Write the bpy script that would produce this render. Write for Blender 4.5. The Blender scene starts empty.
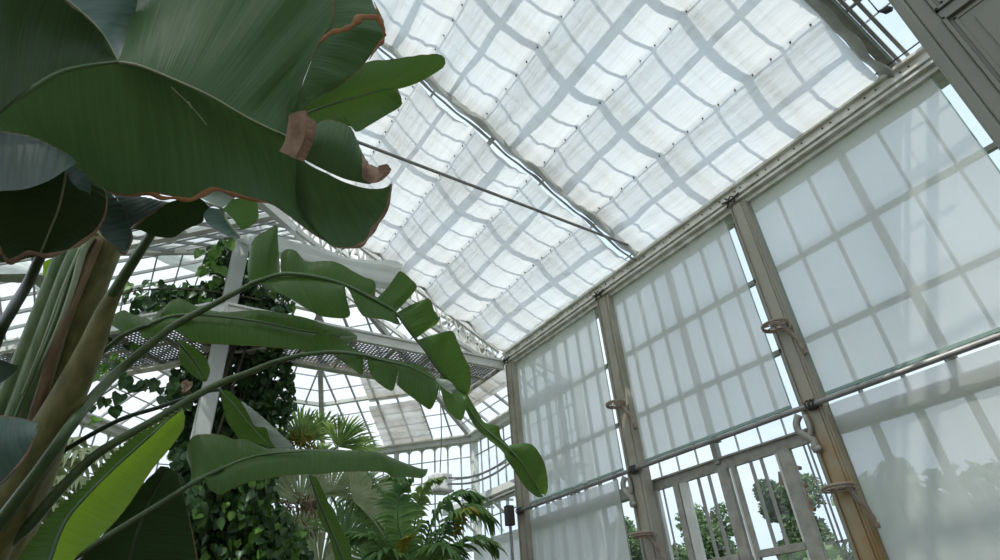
import bpy, bmesh, math, random
from mathutils import Vector as V, Matrix, noise
random.seed(7)
SC = bpy.context.scene
COL = SC.collection
W = 5.0            # distance from the camera to the glazed wall, metres
CH = 1.6           # eye height
F = 572.0
# ------------------------------------------------------------- camera
zc = V((-72, 898, -F)).normalized()
yc = V((-445, -400, -F)).normalized(); yc = (yc - zc*yc.dot(zc)).normalized()
xc = yc.cross(zc)
R = Matrix((xc, yc, zc))            # camera axes -> world
cam_d = bpy.data.cameras.new('camera'); cam = bpy.data.objects.new('camera', cam_d); COL.objects.link(cam)
cam.matrix_world = Matrix.Translation((0, 0, CH)) @ R.to_4x4()
cam_d.sensor_width = 36; cam_d.lens = F/1000*36; cam_d.clip_start = .05; cam_d.clip_end = 500
SC.camera = cam
def P(px, py, d):                   # a point seen at a pixel, d metres in front of the lens
    return R @ V(((px-500)/F*d, -(py-280)/F*d, -d)) + V((0, 0, CH))
def U(x, y, z): return V((x*W, y*W, z*W+CH))
# ------------------------------------------------------------- materials
M = {}
def mat(name, col, rough=.6, noise_s=0, noise_a=.0, trans=0, tcol=None, transp=0, bump=0, col2=None, zs=1, spec=.4, metal=0, alpha_tex=None):
    m = bpy.data.materials.new(name); m.use_nodes = True
    nt = m.node_tree; N = nt.nodes; L = nt.links; N.clear()
    out = N.new('ShaderNodeOutputMaterial')
    b = N.new('ShaderNodeBsdfPrincipled'); b.inputs['Roughness'].default_value = rough
    b.inputs['Specular IOR Level'].default_value = spec; b.inputs['Metallic'].default_value = metal
    b.inputs['Base Color'].default_value = (*col, 1)
    src = None
    if noise_s:
        tc = N.new('ShaderNodeTexCoord'); n = N.new('ShaderNodeTexNoise')
        n.inputs['Scale'].default_value = noise_s; n.inputs['Detail'].default_value = 6
        mpz = N.new('ShaderNodeMapping'); mpz.inputs['Scale'].default_value = (1, 1, zs); L.new(tc.outputs['Object'], mpz.inputs[0]); L.new(mpz.outputs[0], n.inputs['Vector'])
        r = N.new('ShaderNodeValToRGB'); r.color_ramp.elements[0].position = .35; r.color_ramp.elements[1].position = .65
        c2 = col2 or tuple(c*(1-noise_a) for c in col)
        r.color_ramp.elements[0].color = (*c2, 1); r.color_ramp.elements[1].color = (*col, 1)
        L.new(n.outputs['Fac'], r.inputs['Fac']); L.new(r.outputs['Color'], b.inputs['Base Color']); src = r.outputs['Color']
        if bump:
            bp = N.new('ShaderNodeBump'); bp.inputs['Strength'].default_value = bump; bp.inputs['Distance'].default_value = .02
            L.new(n.outputs['Fac'], bp.inputs['Height']); L.new(bp.outputs['Normal'], b.inputs['Normal'])
    sh = b.outputs[0]
    if trans:
        t = N.new('ShaderNodeBsdfTranslucent'); t.inputs['Color'].default_value = (*(tcol or col), 1)
        if src and not tcol: L.new(src, t.inputs['Color'])
        mx = N.new('ShaderNodeMixShader'); mx.inputs[0].default_value = trans
        L.new(sh, mx.inputs[1]); L.new(t.outputs[0], mx.inputs[2]); sh = mx.outputs[0]
    if transp:
        t = N.new('ShaderNodeBsdfTransparent'); mx = N.new('ShaderNodeMixShader'); mx.inputs[0].default_value = transp
        L.new(sh, mx.inputs[1]); L.new(t.outputs[0], mx.inputs[2]); sh = mx.outputs[0]
    L.new(sh, out.inputs[0]); M[name] = m
    return m
def glass_mat():
    m = bpy.data.materials.new('greenhouse glass'); m.use_nodes = True
    nt = m.node_tree; N = nt.nodes; L = nt.links; N.clear()
    out = N.new('ShaderNodeOutputMaterial'); t = N.new('ShaderNodeBsdfTransparent'); g = N.new('ShaderNodeBsdfGlossy')
    t.inputs[0].default_value = (.93, .97, .97, 1); g.inputs['Roughness'].default_value = .03
    fr = N.new('ShaderNodeLayerWeight'); fr.inputs[0].default_value = .5
    pw = N.new('ShaderNodeMath'); pw.operation = 'POWER'; pw.inputs[1].default_value = 5; L.new(fr.outputs['Facing'], pw.inputs[0])
    ma = N.new('ShaderNodeMath'); ma.operation = 'MULTIPLY_ADD'; ma.inputs[1].default_value = .8; ma.inputs[2].default_value = .05; L.new(pw.outputs[0], ma.inputs[0])
    mx = N.new('ShaderNodeMixShader'); L.new(ma.outputs[0], mx.inputs[0]); L.new(t.outputs[0], mx.inputs[1]); L.new(g.outputs[0], mx.inputs[2])
    L.new(mx.outputs[0], out.inputs[0]); M['glass'] = m
glass_mat()
mat('white_paint', (.74, .74, .70), .5, 3, .0, col2=(.60, .60, .55))
mat('aged_paint', (.42, .41, .36), .6, 9, col2=(.30, .285, .24), bump=.1)
mat('rusty_post', (.38, .36, .30), .7, 3.5, col2=(.31, .28, .21), bump=.15)
mat('rust_stained', (.38, .34, .24), .7, 3.5, col2=(.34, .22, .09), bump=.15)
nt = M['rust_stained'].node_tree; N = nt.nodes; L = nt.links     # rust gathers in the lower half of the post
pb_ = [n for n in N if n.type == 'BSDF_PRINCIPLED'][0]; vr = [n for n in N if n.type == 'VALTORGB'][0]
tc_ = N.new('ShaderNodeTexCoord'); sx_ = N.new('ShaderNodeSeparateXYZ'); L.new(tc_.outputs['Object'], sx_.inputs[0])
mr_ = N.new('ShaderNodeMapRange'); mr_.inputs[1].default_value = 3.6; mr_.inputs[2].default_value = 2.6; L.new(sx_.outputs['Z'], mr_.inputs[0])
mx_n = N.new('ShaderNodeMix'); mx_n.data_type = 'RGBA'; L.new(mr_.outputs[0], mx_n.inputs[0]); mx_n.inputs[6].default_value = (.36, .34, .28, 1)
L.new(vr.outputs[0], mx_n.inputs[7]); L.new(mx_n.outputs[2], pb_.inputs['Base Color'])
mat('column_paint', (.46, .48, .45), .6, 3, col2=(.40, .41, .38))
mat('grating_steel', (.20, .21, .23), .5)
mat('header_paint', (.62, .60, .52), .6)
mat('eave_paint', (.80, .79, .73), .6, 7, col2=(.55, .53, .45), bump=.1)
mat('bar_grey', (.36, .37, .36), .6)
mat('muntin', (.34, .34, .31), .6)
mat('steel', (.34, .33, .31), .45, 8, .3, metal=.3)
mat('iron', (.36, .32, .27), .7, 14, col2=(.30, .21, .15))
mat('green_hem', (.26, .36, .31), .6)
mat('hem_grey', (.40, .41, .36), .8, 6, .3, trans=.25)
mat('dark_iron', (.06, .055, .05), .7)
mat('panel_paint', (.20, .205, .165), .45, 2, .12, bump=.03)
mat('floor', (.22, .19, .15), .9, 2, .4)
mat('grass', (.06, .11, .03), .9, .6, .4)
mat('soil', (.06, .045, .03), .95, 3, .4)
mat('brick', (.28, .26, .22), .9, 3, .3)
def cloth_mat(name, col, transp, trans, stain, scale, weave, stretch=(1, 1, .12), bs=.35, grain=0):
    m = bpy.data.materials.new(name); m.use_nodes = True
    nt = m.node_tree; N = nt.nodes; L = nt.links; N.clear()
    out = N.new('ShaderNodeOutputMaterial'); tc = N.new('ShaderNodeTexCoord')
    n = N.new('ShaderNodeTexNoise'); n.inputs['Scale'].default_value = scale; n.inputs['Detail'].default_value = 5
    L.new(tc.outputs['Object'], n.inputs['Vector'])
    r = N.new('ShaderNodeValToRGB'); r.color_ramp.elements[0].position = .38; r.color_ramp.elements[1].position = .6
    r.color_ramp.elements[0].color = (*stain, 1); r.color_ramp.elements[1].color = (*col, 1)
    L.new(n.outputs['Fac'], r.inputs['Fac'])
    w = N.new('ShaderNodeTexNoise'); w.inputs['Scale'].default_value = weave; w.inputs['Detail'].default_value = 3
    mp = N.new('ShaderNodeMapping'); mp.inputs['Scale'].default_value = stretch
    L.new(tc.outputs['Object'], mp.inputs[0]); L.new(mp.outputs[0], w.inputs['Vector'])
    bp = N.new('ShaderNodeBump'); bp.inputs['Strength'].default_value = bs; bp.inputs['Distance'].default_value = .02
    L.new(w.outputs['Fac'], bp.inputs['Height'])
    d = N.new('ShaderNodeBsdfDiffuse'); t = N.new('ShaderNodeBsdfTranslucent'); tr = N.new('ShaderNodeBsdfTransparent')
    for s in (d, t): L.new(r.outputs['Color'], s.inputs['Color']); L.new(bp.outputs['Normal'], s.inputs['Normal'])
    a = N.new('ShaderNodeMixShader'); a.inputs[0].default_value = trans; L.new(d.outputs[0], a.inputs[1]); L.new(t.outputs[0], a.inputs[2])
    b = N.new('ShaderNodeMixShader'); b.inputs[0].default_value = transp; L.new(a.outputs[0], b.inputs[1]); L.new(tr.outputs[0], b.inputs[2])
    L.new(b.outputs[0], out.inputs[0]); M[name] = m
cloth_mat('roof_cloth', (.86, .875, .86), .08, .56, (.845, .835, .80), 1.3, 16, (1, .12, 1), .8)
cloth_mat('wall_screen', (.85, .865, .84), .17, .66, (.79, .805, .77), .8, 14)
cloth_mat('old_shade', (.72, .69, .64), .08, .45, (.50, .45, .38), 2.2, 7)
cloth_mat('pale_cloth', (.82, .84, .82), .10, .50, (.76, .77, .74), 1.3, 9)

def leaf_mat(name, a, b, tcol, trans=.35, rough=.38, veins=90, brown=None, bw=.02, spec=.35):
    """a/b: the two greens of the ribbing; veins run from the midrib to the edge (u along, v across)"""
    m = bpy.data.materials.new(name); m.use_nodes = True
    nt = m.node_tree; N = nt.nodes; L = nt.links; N.clear()
    out = N.new('ShaderNodeOutputMaterial'); uv = N.new('ShaderNodeUVMap'); sp = N.new('ShaderNodeSeparateXYZ')
    L.new(uv.outputs[0], sp.inputs[0])
    mp = N.new('ShaderNodeMapping'); mp.inputs['Scale'].default_value = (veins, 1.2, 1); L.new(uv.outputs[0], mp.inputs[0])
    n = N.new('ShaderNodeTexNoise'); n.inputs['Scale'].default_value = 1; n.inputs['Detail'].default_value = 3; L.new(mp.outputs[0], n.inputs['Vector'])
    r = N.new('ShaderNodeValToRGB'); r.color_ramp.elements[0].position = .3; r.color_ramp.elements[1].position = .7
    r.color_ramp.elements[0].color = (*a, 1); r.color_ramp.elements[1].color = (*b, 1); L.new(n.outputs['Fac'], r.inputs['Fac'])
    tc = N.new('ShaderNodeTexCoord'); n2 = N.new('ShaderNodeTexNoise'); n2.inputs['Scale'].default_value = 5; n2.inputs['Detail'].default_value = 4
    L.new(tc.outputs['Object'], n2.inputs['Vector'])
    ad = N.new('ShaderNodeMath'); ad.operation = 'MULTIPLY_ADD'; ad.inputs[1].default_value = bw*3; L.new(n2.outputs['Fac'], ad.inputs[0])
    ad.inputs[2].default_value = -bw*1.5; 
    ad2 = N.new('ShaderNodeMath'); ad2.operation = 'ADD'; L.new(sp.outputs['Y'], ad2.inputs[0]); L.new(ad.outputs[0], ad2.inputs[1])
    r2 = N.new('ShaderNodeValToRGB'); r2.color_ramp.elements[0].position = max(0, 1-bw*1.6); r2.color_ramp.elements[1].position = min(1, 1-bw*.6)
    r2.color_ramp.elements[0].color = (0, 0, 0, 1); r2.color_ramp.elements[1].color = (1, 1, 1, 1); L.new(ad2.outputs[0], r2.inputs['Fac'])
    mc = N.new('ShaderNodeMix'); mc.data_type = 'RGBA'; L.new(r2.outputs['Color'], mc.inputs[0]); L.new(r.outputs['Color'], mc.inputs[6])
    mc.inputs[7].default_value = (*(brown or (.22, .12, .05)), 1)
    mt = N.new('ShaderNodeMix'); mt.data_type = 'RGBA'; L.new(r2.outputs['Color'], mt.inputs[0]); mt.inputs[6].default_value = (*tcol, 1)
    mt.inputs[7].default_value = (*(brown or (.22, .12, .05)), 1)
    bp = N.new('ShaderNodeBump'); bp.inputs['Strength'].default_value = .5; bp.inputs['Distance'].default_value = .004
    L.new(n.outputs['Fac'], bp.inputs['Height'])
    p = N.new('ShaderNodeBsdfPrincipled'); p.inputs['Roughness'].default_value = rough; p.inputs['Specular IOR Level'].default_value = spec
    L.new(mc.outputs[2], p.inputs['Base Color']); L.new(bp.outputs[0], p.inputs['Normal'])
    t = N.new('ShaderNodeBsdfTranslucent'); L.new(mt.outputs[2], t.inputs[0]); L.new(bp.outputs[0], t.inputs['Normal'])
    mx = N.new('ShaderNodeMixShader'); mx.inputs[0].default_value = trans; L.new(p.outputs[0], mx.inputs[1]); L.new(t.outputs[0], mx.inputs[2])
    L.new(mx.outputs[0], out.inputs[0]); M[name] = m
leaf_mat('big_leaf', (.048, .092, .036), (.072, .135, .052), (.10, .19, .06), .22, rough=.45, spec=.22, veins=90, brown=(.24, .10, .04), bw=.010)
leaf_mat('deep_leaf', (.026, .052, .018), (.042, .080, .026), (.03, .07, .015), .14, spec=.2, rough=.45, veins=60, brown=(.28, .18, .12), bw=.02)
leaf_mat('blue_leaf', (.07, .12, .10), (.12, .19, .155), (.05, .10, .06), .18, rough=.35, veins=26, brown=(.20, .12, .07), bw=.012)
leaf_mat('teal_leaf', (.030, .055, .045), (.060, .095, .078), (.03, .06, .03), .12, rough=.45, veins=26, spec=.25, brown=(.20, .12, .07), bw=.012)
leaf_mat('mid_leaf', (.048, .100, .028), (.074, .142, .038), (.13, .25, .04), .34, spec=.25, veins=110, brown=(.16, .10, .03), bw=.012)
leaf_mat('bright_leaf', (.15, .26, .03), (.20, .33, .035), (.34, .56, .04), .45, veins=80, brown=(.2, .22, .03), bw=.01)
leaf_mat('pale_leaf', (.26, .32, .27), (.36, .43, .36), (.15, .2, .12), .2, veins=60, brown=(.3, .25, .18), bw=.02)
mat('brown_leaf', (.36, .24, .16), .7, 22, col2=(.20, .12, .075), trans=.15, bump=.4)
mat('scorch', (.36, .17, .07), .7, 14, col2=(.20, .075, .03), trans=.15)
mat('midrib', (.10, .16, .07), .4)
mat('pale_rib', (.28, .32, .20), .45)
mat('petiole', (.095, .14, .055), .4, 22, col2=(.060, .10, .042), zs=.1)
mat('petiole_dark', (.04, .065, .035), .4)
mat('sheath', (.215, .195, .075), .5, 26, col2=(.12, .12, .045), bump=.35, zs=.06)
mat('sheath_green', (.075, .135, .045), .4, 30, col2=(.14, .19, .08), zs=.05, bump=.3)
mat('sheath_brown', (.21, .14, .07), .6, 26, col2=(.11, .07, .03), zs=.08, bump=.4)
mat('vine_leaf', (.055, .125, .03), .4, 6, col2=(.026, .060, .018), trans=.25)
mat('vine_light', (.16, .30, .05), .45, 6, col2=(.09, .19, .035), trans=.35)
mat('vine_stem', (.09, .075, .045), .8)
mat('fan_leaf', (.42, .56, .18), .5, 4, col2=(.16, .27, .07), trans=.45)
mat('palm_leaf', (.26, .42, .13), .45, 3, col2=(.11, .23, .08), trans=.45)
mat('palm_grey', (.55, .60, .38), .55, 4, col2=(.34, .42, .22), trans=.45)
mat('palm_yellow', (.46, .42, .07), .5, 4, col2=(.30, .26, .05), trans=.35)
mat('trunk', (.17, .12, .08), .9, 10, .5, bump=.4)
mat('tree_leaf', (.20, .28, .14), .6, 2, col2=(.10, .17, .07), trans=.4)
mat('tree_bark', (.12, .09, .07), .9, 10, .4)
mat('lamp_white', (.75, .75, .72), .5)

# ------------------------------------------------------------- mesh helpers
class MB:
    def __init__(s): s.v = []; s.f = []; s.uv = []
    def quad(s, a, b, c, d): n = len(s.v); s.v += [a, b, c, d]; s.f.append((n, n+1, n+2, n+3)); return s
    def bar(s, p, q, w, h, up=(0, 0, 1)):
        """rectangular bar from p to q: w across, h along `up`"""
        p, q = V(p), V(q); d = (q-p).normalized(); up = V(up)
        if abs(d.dot(up.normalized())) > .98: up = V((1, 0, 0))
        a = d.cross(up).normalized(); b = a.cross(d).normalized()
        n = len(s.v)
        for c in (p, q):
            for i, j in ((-1, -1), (1, -1), (1, 1), (-1, 1)): s.v.append(c+a*w/2*i+b*h/2*j)
        s.f += [(n, n+1, n+2, n+3), (n+7, n+6, n+5, n+4)] + [(n+i, n+4+i, n+4+(i+1) % 4, n+(i+1) % 4) for i in range(4)]
        return s
    def box(s, lo, hi):
        lo, hi = V(lo), V(hi); m = (lo+hi)/2
        return s.bar((m.x, m.y, lo.z), (m.x, m.y, hi.z), hi.y-lo.y, hi.x-lo.x, (1, 0, 0))
    def tube(s, pts, r, n=8, cap=True, flat=1):
        pts = [V(p) for p in pts]; k = len(pts); rs = r if isinstance(r, (list, tuple)) else [r]*k
        b0 = len(s.v); a = None
        for i, p in enumerate(pts):
            d = (pts[min(i+1, k-1)]-pts[max(i-1, 0)]).normalized()
            if a is None:
                a = d.cross(V((0, 0, 1)));  a = a if a.length > .05 else d.cross(V((1, 0, 0)))
            a = (a-d*a.dot(d)).normalized(); b = d.cross(a)
            for j in range(n):
                t = 2*math.pi*j/n; s.v.append(p+(a*math.cos(t)+b*math.sin(t)*flat)*rs[i])
        for i in range(k-1):
            for j in range(n):
                x = b0+i*n+j; y = b0+i*n+(j+1) % n; s.f.append((x, y, y+n, x+n))
        if cap: s.f += [tuple(range(b0+n-1, b0-1, -1)), tuple(range(b0+(k-1)*n, b0+k*n))]
        return s
    def grid(s, rows, uvs=None):
        n = len(s.v); h = len(rows); w = len(rows[0])
        if len(s.uv) < n: s.uv += [(0, 0)]*(n-len(s.uv))
        for i, r in enumerate(rows):
            s.v += r; s.uv += uvs[i] if uvs else [(i/(h-1), j/(w-1)) for j in range(w)]
        for i in range(h-1):
            for j in range(w-1): x = n+i*w+j; s.f.append((x, x+1, x+w+1, x+w))
        return s
    def build(s, name, m, parent=None, smooth=False, bevel=0):
        me = bpy.data.meshes.new(name); me.from_pydata([tuple(v) for v in s.v], [], s.f); me.update()
        if s.uv:
            s.uv += [(0, 0)]*(len(s.v)-len(s.uv)); l = me.uv_layers.new(name='UVMap')
            for lp in me.loops: l.data[lp.index].uv = s.uv[lp.vertex_index]
        me.materials.append(M[m])
        if smooth: me.polygons.foreach_set('use_smooth', [True]*len(me.polygons))
        o = bpy.data.objects.new(name, me); COL.objects.link(o)
        if parent:
            o.parent = parent; o.matrix_parent_inverse = parent.matrix_world.inverted()
        if bevel:
            b = o.modifiers.new('bevel', 'BEVEL'); b.width = bevel; b.segments = 2; b.limit_method = 'ANGLE'
        return o
def tag(o, label=None, cat=None, group=None, kind=None):
    if label: o['label'] = label
    if cat: o['category'] = cat
    if group: o['group'] = group
    if kind: o['kind'] = kind
    return o
def empty(name, loc, label=None, cat=None, group=None, kind=None):
    o = bpy.data.objects.new(name, None); COL.objects.link(o); o.location = loc; o.empty_display_size = .1
    o.matrix_world = Matrix.Translation(loc)
    return tag(o, label, cat, group, kind)
def struct(o, label=None): o['kind'] = 'structure'; (label and tag(o, label)); return o
def cr(pts, n):
    """Catmull-Rom through tuples, n samples"""
    pts = [tuple(p) for p in pts]; k = len(pts)
    if k == 1: return pts*n
    out = []
    for i in range(n):
        t = i/(n-1)*(k-1); a = min(int(t), k-2); u = t-a
        p0, p1, p2, p3 = pts[max(a-1, 0)], pts[a], pts[a+1], pts[min(a+2, k-1)]
        out.append(tuple(.5*(2*p1[c]+(p2[c]-p0[c])*u+(2*p0[c]-5*p1[c]+4*p2[c]-p3[c])*u*u+(3*p1[c]-p0[c]-3*p2[c]+p3[c])*u**3) for c in range(len(p1))))
    return out
# ============================================================= THE HOUSE
G = 0.05*W          # glazing plane sits this far outside the screens
XW = W+.22
# ground, floor
struct(MB().box((-9, -4, -.15), (XW, 15, 0)).build('floor', 'floor'))
g = MB().quad(V((-80, -60, -.2)), V((90, -60, -.2)), V((90, 90, -.2)), V((-80, 90, -.2))).build('ground', 'grass'); struct(g)
# ---- right wall: low brick plinth, glazing bars and panes
posts = [(.045, .08), (.488, .520), (.927, .965), (1.39, 1.425)]
bays = [(.080, .488, 6), (.520, .927, 8), (.965, 1.39, 8)]
zs = [.584, .428]
struct(MB().box((W-.05, -.5, 0), (XW+.1, 1.42*W, .75)).build('wall_right', 'brick'))
bars = MB(); hdr = MB()
KW = XW
def vb(y, z0, z1, w, dep=.05, m=None, x=XW): (m or bars).bar((x, y*KW, z0*KW+CH), (x, y*KW, z1*KW+CH), w, dep, (1, 0, 0))
def hb(y0, y1, z, w, dep=.05, m=None, x=XW): (m or bars).bar((x, y0*KW, z*KW+CH), (x, y1*KW, z*KW+CH), dep, w, (0, 0, 1))
for k, (y0, y1, n) in enumerate(bays):
    for i in range(1, n):
        y = y0+(y1-y0)*i/n
        if i == n//2: vb(y, .270, .755, .06, .07)
        else: vb(y, .276 if k != 1 else .325, .75, .022)
        if k != 1: vb(y, -.17, .257, .05 if k == 0 else .036, .06)
    for z in zs: hb(y0, y1, z, .045)
    hb(y0, y1, .757, .26, .10, hdr)
    if k != 1: hb(y0, y1, .270, .13, .12)
    if k != 1: hb(y0, y1, .02, .05)
    for ya in (y0+.003, y1-.006): vb(ya, -.17, .78, .03, .05)
struct(bars.build('trim_1', 'muntin')); struct(hdr.build('trim_19', 'header_paint'))
gl = MB()
for k, (y0, y1, n) in enumerate(bays):
    x = XW+.015
    for a, b in ((.284, .75), (-.17, .257)):
        if k == 1 and a < 0: continue
        gl.quad(V((x, y0*KW, a*KW+CH)), V((x, y1*KW, a*KW+CH)), V((x, y1*KW, b*KW+CH)), V((x, y0*KW, b*KW+CH)))
struct(gl.build('window_1', 'glass'))
# near end of the wall behind the panelled lobby
struct(MB().box((W-.1, -3.9, 0), (XW+.1, .045*W, .79*W+CH)).build('wall_near', 'aged_paint'))
# posts
for i, (a, b) in enumerate(posts):
    m = MB(); x0 = W+.01
    m.bar((x0+.05, (a+b)/2*W, 0), (x0+.05, (a+b)/2*W, .772*W+CH), (b-a)*W*.92, .14, (1, 0, 0))
    m.bar((x0-.025, (a+b)/2*W, 0), (x0-.025, (a+b)/2*W, .772*W+CH), (b-a)*W*.6, .02, (1, 0, 0))
    m.bar((x0+.02, b*W, 0), (x0+.02, b*W, .772*W+CH), .012, .12, (1, 0, 0))
    m.bar((x0+.02, a*W-.012, 0), (x0+.02, a*W-.012, .772*W+CH), .012, .12, (1, 0, 0))
    struct(m.build('trim_%d' % (i+2), 'rust_stained' if i == 1 else 'rusty_post', bevel=.004))
# eave beam: box gutter beam with ledges and screw heads
m = MB(); ya, yb = -.5, 1.43*W
m.bar((W+.09, ya, .797*W+CH), (W+.09, yb, .797*W+CH), .22, .13)
m.bar((W-.04, ya, .812*W+CH), (W-.04, yb, .812*W+CH), .05, .035)
m.bar((W-.035, ya, .79*W+CH), (W-.035, yb, .79*W+CH), .03, .03)
m.bar((W+.01, ya, .780*W+CH), (W+.01, yb, .780*W+CH), .09, .03)
m.bar((W+.12, ya, .775*W+CH), (W+.12, yb, .775*W+CH), .2, .08)
struct(m.build('trim_6', 'eave_paint', bevel=.006))
m = MB()
for i in range(48):
    y = .3+i*.148+.04*math.sin(i*3.7); c = V((W-.022, y, .802*W+CH)); m.tube([c, c+V((-.010, 0, 0))], .008, 8)
struct(m.build('trim_7', 'dark_iron'))
# ---- window sashes in the middle bay
m = MB()
def wb(y0, y1, z0, z1, x0=XW-.025, x1=XW+.025): m.box((x0, y0*KW, z0*KW+CH), (x1, y1*KW, z1*KW+CH))
wb(.520, .927, .2575, .278, XW-.01, XW+.03); wb(.520, .927, .277, .281, XW-.04, XW-.01)
for a, b in ((.912, .927), (.834, .848), (.571, .596), (.520, .524)): wb(a, b, -.17, .26)
wb(.708, .730, -.17, .26); wb(.690, .697, -.17, .26)
for a, b in ((.599, .692), (.732, .832)): wb(a, b, .098, .110); wb(a, b, -.02, -.008)
struct(m.build('window_2', 'aged_paint', bevel=.004))
wroot = bpy.data.objects['window_2']
m = MB()
for y in (.876, .825, .774, .673, .622, .57): wb(y-.0012, y+.0012, .279, .33, XW, XW+.02)
m.build('glazing_bar', 'white_paint', wroot)  # lower run of the grey bars, coloured white to look lit
m = MB()
for a, b in ((.895, .911), (.814, .832), (.598, .602), (.698, .703)): wb(a, b, -.17, .2575, XW-.01, XW+.04)
m.build('window_frame', 'white_paint', wroot)
m = MB()
for y in (.784, .757, .657, .634): wb(y-.0022, y+.0022, -.17, .257, XW, XW+.03)
for y in (.5460, .5375, .880): wb(y-.001, y+.001, -.17, .257, XW, XW+.02)
for a, b in ((.527, .5665),): wb(a, b, .100, .1035, XW, XW+.02)
m.build('glazing_bar', 'muntin', wroot)
m = MB(); x = XW+.01
m.quad(V((x, .52*KW, -.17*KW+CH)), V((x, .927*KW, -.17*KW+CH)), V((x, .927*KW, .257*KW+CH)), V((x, .52*KW, .257*KW+CH)))
m.build('window_glass', 'glass', wroot)
m = MB()
for z in (.20, .16, .23): m.tube([V((XW-.06, .583*W, z*W+CH)), V((XW-.10, .583*W, z*W+CH))], .02, 8)
m.tube([V((XW-.10, .583*W, .20*W+CH)), V((XW-.10, .583*W, .165*W+CH))], .014, 6)
tag(m.build('latch', 'iron', wroot), 'rusty iron latch')
# ---- screens on the wall
def screen(y0, y1, z0, z1, label, x, hem='green_hem', folds=.006, seed=0):
    n, k = 60, 14; rows = []
    for i in range(n+1):
        y = y0+(y1-y0)*i/n; r = []
        for j in range(k+1):
            z = z0+(z1-z0)*j/k
            dx = folds*(math.sin(y*W*9+seed)+.6*math.sin(y*W*23+seed*2+z*2))*(1-.6*j/k)
            r.append(V((x+dx, y*W, z*W+CH)))
        rows.append(r)
    t = empty('window_screen', (x, y0*W, z0*W+CH), label, 'blind', 'screens hung over the glazed wall')
    MB().grid(rows).build('cloth', 'wall_screen', t, True)
    MB().bar((x, y0*W, z0*W+CH), (x, y1*W, z0*W+CH), .02, .028).build('bottom_rail', hem, t)
    for y in (y0, y1): MB().bar((x-.004, y*W, z0*W+CH), (x-.004, y*W, z1*W+CH), .010, .006, (1, 0, 0)).build('side_hem', hem, t)
    return t
XS = W+.06
screen(.112, .482, .330, .772, 'large translucent screen right of the rust-stained post, above the pipe', XS, seed=1)
screen(.549, .925, .330, .772, 'translucent screen above the open metal-framed window', XS, seed=2)
screen(.997, 1.392, .330, .772, 'tall narrow-looking translucent screen nearest the corner post, above the pipe', XS, seed=3, folds=.012)
screen(-.02, .484, -.16, .312, 'translucent screen below the pipe with a hedge line showing through', XS, 'hem_grey', seed=4)
screen(1.022, 1.392, -.16, .312, 'translucent screen below the pipe beside the corner post', XS, 'hem_grey', seed=5, folds=.014)
# ---- pipe along the wall with clamps
pr = empty('wall_pipe', (W-.06, 0, .3135*W+CH), 'long grey metal pipe running along the wall between upper and lower screens', 'pipe')
MB().tube([(W-.06, -.4, .3135*W+CH), (W-.06, 1.40*W, .3135*W+CH)], .024, 14).build('tube', 'steel', pr, True)
for a, b in posts[1:]:
    y = (a+b)/2*W-.02; c = V((W-.06, y, .3135*W+CH)); m = MB()
    for k in range(3):
        yy = y-.03+.03*k
        m.tube([c+V((math.cos(t)*.035, yy-y+.01*math.sin(t*2+k), math.sin(t)*.042)) for t in [i*math.pi/6 for i in range(13)]], .008, 6)
    m.bar(c+V((.02, 0, 0)), c+V((.12, 0, 0)), .05, .05)
    m.build('clamp', 'dark_iron', pr, True)
for a, b, n in bays:      # supports at mid bay
    y = (a+b)/2*W; MB().bar((W-.06, y, .318*W+CH), (W+.1, y, .318*W+CH), .05, .03).build('bracket', 'aged_paint', pr)
# top ties at the post heads
for (a, b), l in zip(posts[1:], ('above the rust-stained post', 'above the middle post', 'above the corner post')):
    c = V((W-.06, (a+b)/2*W+.03, .783*W+CH)); m = MB()
    m.tube([c+V((math.cos(t)*.03, math.sin(t)*.05, .03*math.sin(2*t))) for t in [i*math.pi/5 for i in range(11)]], .008, 6)
    m.tube([c+V((0, -.12, .02)), c+V((-.02, 0, -.02)), c+V((0, .10, .03))], .010, 6)
    m.tube([c+V((0, .05, .06)), c+V((-.02, 0, 0)), c+V((.02, .07, -.05))], .010, 6)
    tag(m.build('cord_cleat', 'dark_iron', None, True), 'small dark iron cleat on the eave beam '+l, 'cleat', 'cleats at the post heads')
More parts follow.
